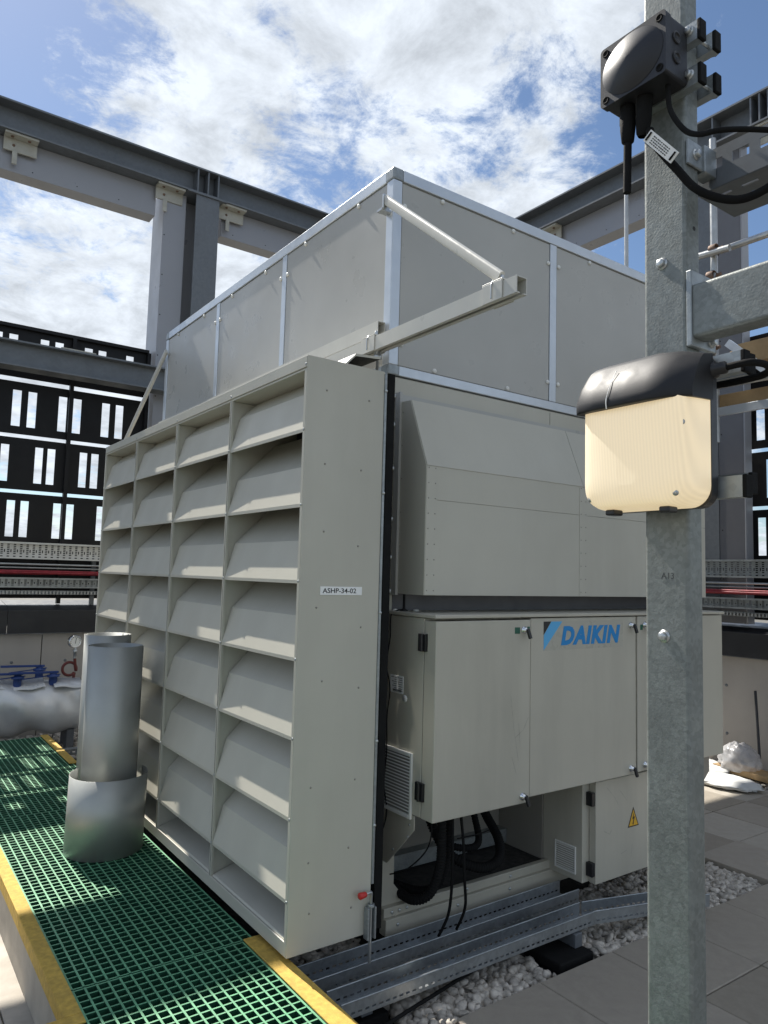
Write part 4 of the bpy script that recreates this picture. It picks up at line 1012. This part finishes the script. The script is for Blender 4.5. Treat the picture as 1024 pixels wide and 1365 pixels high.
cp = build('hood', cap(), M['hood_plastic'], lamp, bevel=.004, seg=3)
build('hood_label_recess', MB().prism([(0, 0), (.052, 0), (.052, .016), (0, .016)], (-.1505, -1.428, 1.7305), (0, -1, 0), (.45, 0, 1), (-.0006, 0, 0)), M['black'], cp)
build('paint_drip', MB().tube(smooth_path([(-.125, -1.492, 1.792), (-.140, -1.490, 1.765), (-.1545, -1.489, 1.730), (-.153, -1.4885, 1.710)], 4), [.0006] * 8 + [.0012] * 5, 6), M['label'], cp)
mb = MB(); 
for y, z, x in ((LY1 - .024, LZ0 + .022, -.127), (LY0 + .024, LZ0 + .022, -.127), (LY0 + .012, 1.665, -.124)):
    mb.lathe([(.0055, -.004), (.0055, .003), (.0005, .003)], (x, y, z), (-1, .5 if y > LCy else -.5, -.3 if z < 1.6 else 0), 10)
for q in split(mb): build('lens_screw', q, M['zinc'], lamp)
mb = MB()
for y, z in ((LY0 + .03, 1.796), (LCy + .01, 1.806)): mb.lathe([(.008, 0), (.008, .002), (.005, .003), (.005, .005), (.0005, .005)], (-.090, y, z), (-.6, 0, .8), 12)
for q in split(mb): build('hood_screw', q, M['zinc'], lamp)
build('clip', MB().box(-.115, -.085, -1.478, -1.456, 1.502, 1.5135).box(-.115, -.085, -1.60, -1.578, 1.502, 1.5135), M['black'], lamp, bevel=.003)
# bulb glow is the lens itself; gland and loop on the side
build('cable_gland', MB().lathe([(.016, 0), (.016, .012), (.012, .014), (.012, .03), (.007, .034)], (-.042, LY0 + .004, 1.775), (0, -1, 0), 12), M['black'], lamp)
cable('cable', [(-.042, LY0 - .026, 1.775), (-.035, LY0 - .07, 1.776), (.0, LY0 - .085, 1.772), (.03, LY0 - .055, 1.766), (.03, -1.60, 1.765), (.02, -1.56, 1.765)], .007, 'black lamp lead looping from the lamp side back to the post')
def strut_pair(zs, y0, y1, xs, label, lift=.015, back=.01):
    t = thing('strut_clamp', (.026, (y0 + y1) / 2, zs[0]), label, 'strut bracket')
    for z_ in zs:
        for k, x in enumerate(xs):
            z = z_ + (lift if k else 0); yy0, yy1 = y0 + (back if k else 0), y1
            p = [(-.0145, -.0205), (.0145, -.0205), (.0145, .0205), (-.0145, .0205)]
            s = build('strut', MB().prism([(-.0105, -.0205), (.0105, -.0205), (.0105, -.018), (-.008, -.018), (-.008, .018), (.0105, .018), (.0105, .0205), (-.0105, .0205)], (x, yy0, z), (1, 0, 0), (0, 0, 1), (0, yy1 - yy0, 0)), M['galv'], t)
            for e0, e1 in ((yy0 - .008, yy0), (yy1, yy1 + .008)): build('end_cap', MB().box(x - .0115, x + .0115, e0, e1, z - .0215, z + .0215), M['rubber'], s, bevel=.002)
        for y in (-1.592, -1.444):
            z = z_ + .005
            r_ = build('threaded_rod', MB().tube([(xs[0] - .020, y, z), (xs[1] + .022, y, z)], .004, 8), M['zinc'], t)
            mb = MB(); hexbolt(mb, (xs[0] - .0105, y, z), (-1, 0, 0), .008, .008); hexbolt(mb, (xs[1] + .0105, y, z), (1, 0, 0), .008, .008); [build('nut', q, M['zinc'], r_) for q in split(mb)]
strut_pair((1.788, 1.552), -1.69, -1.42, (-.0108, .0628), 'strut channel clamp with black end caps behind the lit lamp', .014, .028)
strut_pair((2.500, 2.405), -1.610, -1.43, (-.0108, .0628), 'strut channel clamp with black end caps behind the black domed box')

# -------- black domed box
bx_ = thing('domed_sounder_box', (-.07, -1.51, 2.386), 'black square box with a round domed face high on the post', 'sounder')
BY0, BY1, BZ0, BZ1, BXF, BXB = -1.590, -1.432, 2.386, 2.520, -.100, -.0225
mb = MB().prism(rrect((BY0 + BY1) / 2, (BZ0 + BZ1) / 2, BY1 - BY0, BZ1 - BZ0, .008, 4), (BXF, 0, 0), (0, 1, 0), (0, 0, 1), (.018, 0, 0))
build('lid', mb, M['box'], bx_, bevel=.002)
build('case', MB().prism(rrect((BY0 + BY1) / 2, (BZ0 + BZ1) / 2, BY1 - BY0 - .004, BZ1 - BZ0 - .004, .008, 4), (BXF + .0195, 0, 0), (0, 1, 0), (0, 0, 1), (BXB - BXF - .0195, 0, 0)), M['box'], bx_, bevel=.002)
dm = MB(); vs = []; fs = []; nr, na = 10, 40; cy, cz = (BY0 + BY1) / 2, (BZ0 + BZ1) / 2
for i in range(nr + 1):
    f = i / nr
    for k in range(na):
        a = 2 * math.pi * k / na; vs.append((BXF - .020 * (1 - f * f) - .0008, cy + .0735 * f * math.cos(a), cz + .063 * f * math.sin(a)))
for i in range(nr):
    for k in range(na): fs.append((i * na + k, (i + 1) * na + k, (i + 1) * na + (k + 1) % na, i * na + (k + 1) % na))
dm.add(vs, fs, True); build('dome', dm, M['box'], bx_)
seam = MB()
for hor in (0, 1):
    pts = []
    for i in range(-10, 11):
        f = i / 10
        pts.append((BXF - .020 * (1 - f * f) - .001, cy + (.073 * f if hor else 0), cz + (0 if hor else .0625 * f)))
    seam.tube([(p[0] + .0007, p[1], p[2]) for p in pts], .0005, 5)
build('dome_seam', seam, M['ink'], bx_)
mb = MB()
for y in (BY0 + .014, BY1 - .014):
    for z in (BZ0 + .014, BZ1 - .014): mb.lathe([(.008, 0), (.008, .002), (.005, .002), (.005, .0005), (.0005, .0005)], (BXF, y, z), (-1, 0, 0), 14)
for q in split(mb): build('lid_screw', q, M['rubber'], bx_)
mb = MB()
for x, z in ((-.060, 2.475), (-.060, 2.432)): mb.lathe([(.013, 0), (.013, .003), (.009, .003), (.009, .001), (.0005, .001)], (x, BY0 + .002, z), (0, -1, 0), 16)
for q in split(mb): build('knockout', q, M['black'], bx_)
build('cable_gland', MB().lathe([(.016, 0), (.016, -.05), (.013, -.078), (.009, -.082)], (-.06, -1.472, BZ0 + .001), (0, 0, 1), 14), M['rubber'], bx_)
build('cable_gland', MB().lathe([(.016, 0), (.016, -.05), (.013, -.075), (.009, -.082)], (-.06, -1.515, BZ0 + .001), (-.05, -.12, 1), 14), M['rubber'], bx_)
cable('cable', [(-.06, -1.472, 2.31), (-.06, -1.471, 2.26), (-.06, -1.470, 2.196)], .0085, 'stiff black cable stub hanging straight down from the domed box')
c2 = thing('tagged_cable', (-.06, -1.515, 2.3), 'black cable with a white tag strapped to it, sagging right from the domed box', 'cable')
build('cable', MB().tube(smooth_path([(-.06, -1.525, 2.31), (-.055, -1.535, 2.275), (-.03, -1.568, 2.215), (-.01, -1.60, 2.165), (.02, -1.645, 2.135), (.04, -1.69, 2.132), (.06, -1.76, 2.16), (.08, -1.85, 2.20)], 8), .0085, 10), M['rubber'], c2)
A_, B_ = Vector((-.064, -1.530, 2.290)), Vector((-.048, -1.582, 2.222)); d_ = (B_ - A_).normalized(); nn = Vector((-1, 0, 0)); sd = d_.cross(nn).normalized()
tg = build('white_tag', MB().prism([(0, -.012), ((B_ - A_).length, -.012), ((B_ - A_).length, .012), (0, .012)], A_ + nn * .010, d_, sd, nn * .002), M['label'], c2, bevel=.001)
mb = MB()
for k in range(4):
    for q in range(9):
        a0 = .016 + q * .0058; w_ = random.Random(k * 9 + q).uniform(.003, .005)
        o_ = A_ + nn * .0123 + d_ * a0 + sd * (-.0072 + k * .0044); mb.prism([(0, 0), (w_, 0), (w_, .002), (0, .002)], o_, d_, sd, nn * .0003)
build('small_print', mb, M['ink'], tg)
mb = MB()
for f in (.07, .93): mb.bar(A_ + nn * .0135 + d_ * (B_ - A_).length * f - sd * .009, A_ + nn * .0135 + d_ * (B_ - A_).length * f + sd * .009, .004, .0015, nn)
build('tag_tie', mb, M['rubber'], tg)
cable('cable', [(-.055, -1.565, 2.388), (-.058, -1.572, 2.33), (-.055, -1.60, 2.275), (-.058, -1.635, 2.246), (-.05, -1.675, 2.238), (.0, -1.72, 2.236), (.11, -1.80, 2.23)], .0055, 'thin black cable curving right from the underside of the domed box')
# high tray fixed to the post
ht = thing('cable_tray', (.15, -2.0, 2.21), 'galvanised cable tray with long slots fixed high on the post at the right edge', 'cable tray')
us = [0.0]
k = .022
while k + .04 < 1.1: us += [k, k + .036]; k += .058
us.append(1.15)
build('tray_side', MB().sheet((.10, -1.535, 2.216), (0, -1, 0), (0, 0, 1), us, [0, .042, .064, .088], lambda i, j: j == 1 and i % 2 == 1), M['galv_beam'], ht, solid=.0025)
build('tray_side', MB().sheet((.25, -1.535, 2.216), (0, -1, 0), (0, 0, 1), us, [0, .042, .064, .088], lambda i, j: j == 1 and i % 2 == 1), M['galv_beam'], ht, solid=.0025)
build('tray_floor', MB().sheet((.10, -1.535, 2.216), (0, -1, 0), (1, 0, 0), us, [0, .03, .038, .07, .078, .15], lambda i, j: j in (1, 3) and i % 2 == 1), M['galv_beam'], ht, solid=.0025)
br = build('tray_bracket', MB().box(.054, .098, -1.580, -1.548, 2.235, 2.295).box(.0, .06, -1.5745, -1.5695, 2.238, 2.292), M['galv'], ht, bevel=.002)
mb = MB(); hexbolt(mb, (.03, -1.5745, 2.266), (0, -1, 0), .009, .009); build('bolt', mb, M['zinc'], br)

# ================================================================== scaffold beyond the unit at the right
def stube(p, q, label): return tag(build('scaffold_tube', MB().tube([p, q], .0242, 14), M['alu'], origin=p), label, 'scaffold tube')
stube((3.5, .38, 2.36), (3.5, .38, 4.6), 'upright scaffold tube behind the galvanised post')
stube((3.45, .50, 3.735), (3.45, .236, 3.715), 'short horizontal scaffold tube with an open end behind the post')
stube((3.55, .36, 3.765), (3.55, -1.6, 3.75), 'upper horizontal scaffold tube running out of the right edge')
stube((3.42, .42, 2.745), (3.42, -1.6, 2.70), 'scaffold tube crossing under the timber boards')
for (x, y, z) in ((3.5, .38, 3.75), (3.5, .40, 3.56), (3.46, .40, 2.75), (3.46, .39, 3.02)):
    mb = MB().lathe([(.034, -.028), (.036, -.02), (.036, .02), (.034, .028), (.026, .028)], (x, y, z), (0, 0, 1), 12)
    mb.lathe([(.033, -.026), (.035, -.02), (.035, .02), (.033, .026)], (x - .04, y - .02, z), (0, 1, 0), 12)
    hexbolt(mb, (x - .02, y - .055, z), (-.3, -1, 0), .012, .03)
    tag(build('scaffold_coupler', mb, M['rust'], origin=(x, y, z)), 'rusty scaffold coupler gripping the upright tube %s' % ({3.75: 'at the top rail', 3.56: 'just below the top rail', 2.75: 'below the boards', 3.02: 'level with the upper boards'}[z]), 'coupler')
def board(y0, y1, x0, x1, z, label): 
    return tag(build('scaffold_board', MB().box(x0, x1, y0, y1, z, z + .038), M['timber'], bevel=.004, origin=((x0 + x1) / 2, y0, z)), label, 'board')
board(-1.8, .33, 3.60, 3.82, 2.985, 'upper timber scaffold board nearest the post')
board(-1.8, .30, 3.83, 4.05, 2.985, 'upper timber scaffold board behind the nearest one')
tag(build('toe_board', MB().box(3.50, 3.538, -1.8, .22, 2.88, 3.03), M['timber'], bevel=.004, origin=(3.52, -.8, 2.88)), 'timber toe board standing on edge along the scaffold', 'board')
tag(build('toe_board', MB().box(3.52, 3.56, -1.8, .37, 2.61, 2.70), M['timber'], bevel=.004, origin=(3.52, -.8, 2.6)), 'lower timber bearer under the scaffold boards', 'board')
tag(build('scaffold_edge', MB().box(3.49, 3.515, -1.8, .41, 2.545, 2.605), M['trim'], bevel=.003, origin=(3.5, -.8, 2.55)), 'bright metal edge rail below the lower timber', 'rail')
tag(build('scaffold_edge', MB().bar((3.47, .27, 3.045), (3.47, -.6, 2.20), .03, .05), M['trim'], origin=(3.47, .2, 3.0)), 'bright metal diagonal rail crossing the scaffold boards', 'rail')

# ================================================================== rubbish by the right wall
def crumple(c, rx, ry, rz, seed, amp, nu=26, nv=16):
    rnd = random.Random(seed); ks = [(Vector((rnd.uniform(-1, 1), rnd.uniform(-1, 1), rnd.uniform(-1, 1))).normalized() * rnd.uniform(4, 16), rnd.uniform(0, 6), rnd.uniform(.3, 1) * amp) for _ in range(14)]
    mb = MB(); vs = []; fs = []
    for j in range(nv + 1):
        th = math.pi * j / nv
        for i in range(nu):
            ph = 2 * math.pi * i / nu; d = Vector((math.sin(th) * math.cos(ph), math.sin(th) * math.sin(ph), math.cos(th)))
            f = 1 + sum(a * abs(math.sin(k.dot(d) + p)) for k, p, a in ks) - amp * 3
            vs.append((c[0] + d.x * rx * f, c[1] + d.y * ry * f, max(c[2] + d.z * rz * f, c[2] - rz * .62)))
    for j in range(nv):
        for i in range(nu): fs.append((j * nu + i, (j + 1) * nu + i, (j + 1) * nu + (i + 1) % nu, j * nu + (i + 1) % nu))
    return mb.add(vs, fs, True)
tag(build('timber_plank', MB().bar((4.86, 1.17, GZ + .06), (4.74, -.10, GZ + .06), .20, .045), M['timber'], bevel=.003, origin=(4.8, .5, GZ + .04)), 'short timber plank lying at the foot of the right wall under the bag', 'plank')
tag(build('plastic_bag', crumple((4.84, .98, GZ + .135), .11, .135, .115, 3, .085, 44, 28), M['bag'], origin=(4.84, .92, GZ + .08)), 'crumpled clear plastic bag resting on the plank by the right wall', 'bag')
tag(build('plastic_sheeting', crumple((4.62, 1.38, GZ + .04), .30, .32, .05, 8, .075, 64, 22), M['cloth'], origin=(4.62, 1.38, GZ)), 'heap of crumpled white sheeting on the pavers beside the plank', 'sheeting')
tag(build('plastic_sheeting', crumple((4.50, 1.0, GZ + .03), .16, .30, .03, 12, .07, 56, 18), M['cloth'], origin=(4.50, 1.0, GZ)), 'flat strip of white sheeting on the pavers in front of the plank', 'sheeting')
tag(build('thin_rod', MB().tube([(4.95, .86, GZ + .09), (5.1, .97, .45)], .012, 8), M['black'], origin=(4.95, .86, GZ)), 'thin black rod leaning on the right wall beside the bag', 'rod')
scuff([[(1.01, .86), (1.03, .72), (1.06, .58)], [(1.06, .74), (1.07, .64)], [(1.04, .68), (1.09, .71), (1.12, .76)], [(1.02, .60), (1.05, .52)]], -.097, unit)
scuff([[(1.74, .355), (1.80, .30), (1.83, .26)], [(1.84, .33), (1.90, .27)], [(1.72, .15), (1.76, .13), (1.78, .15)], [(1.85, .02), (1.90, .03)], [(1.94, .05), (1.93, -.01)]], -.042, unit)
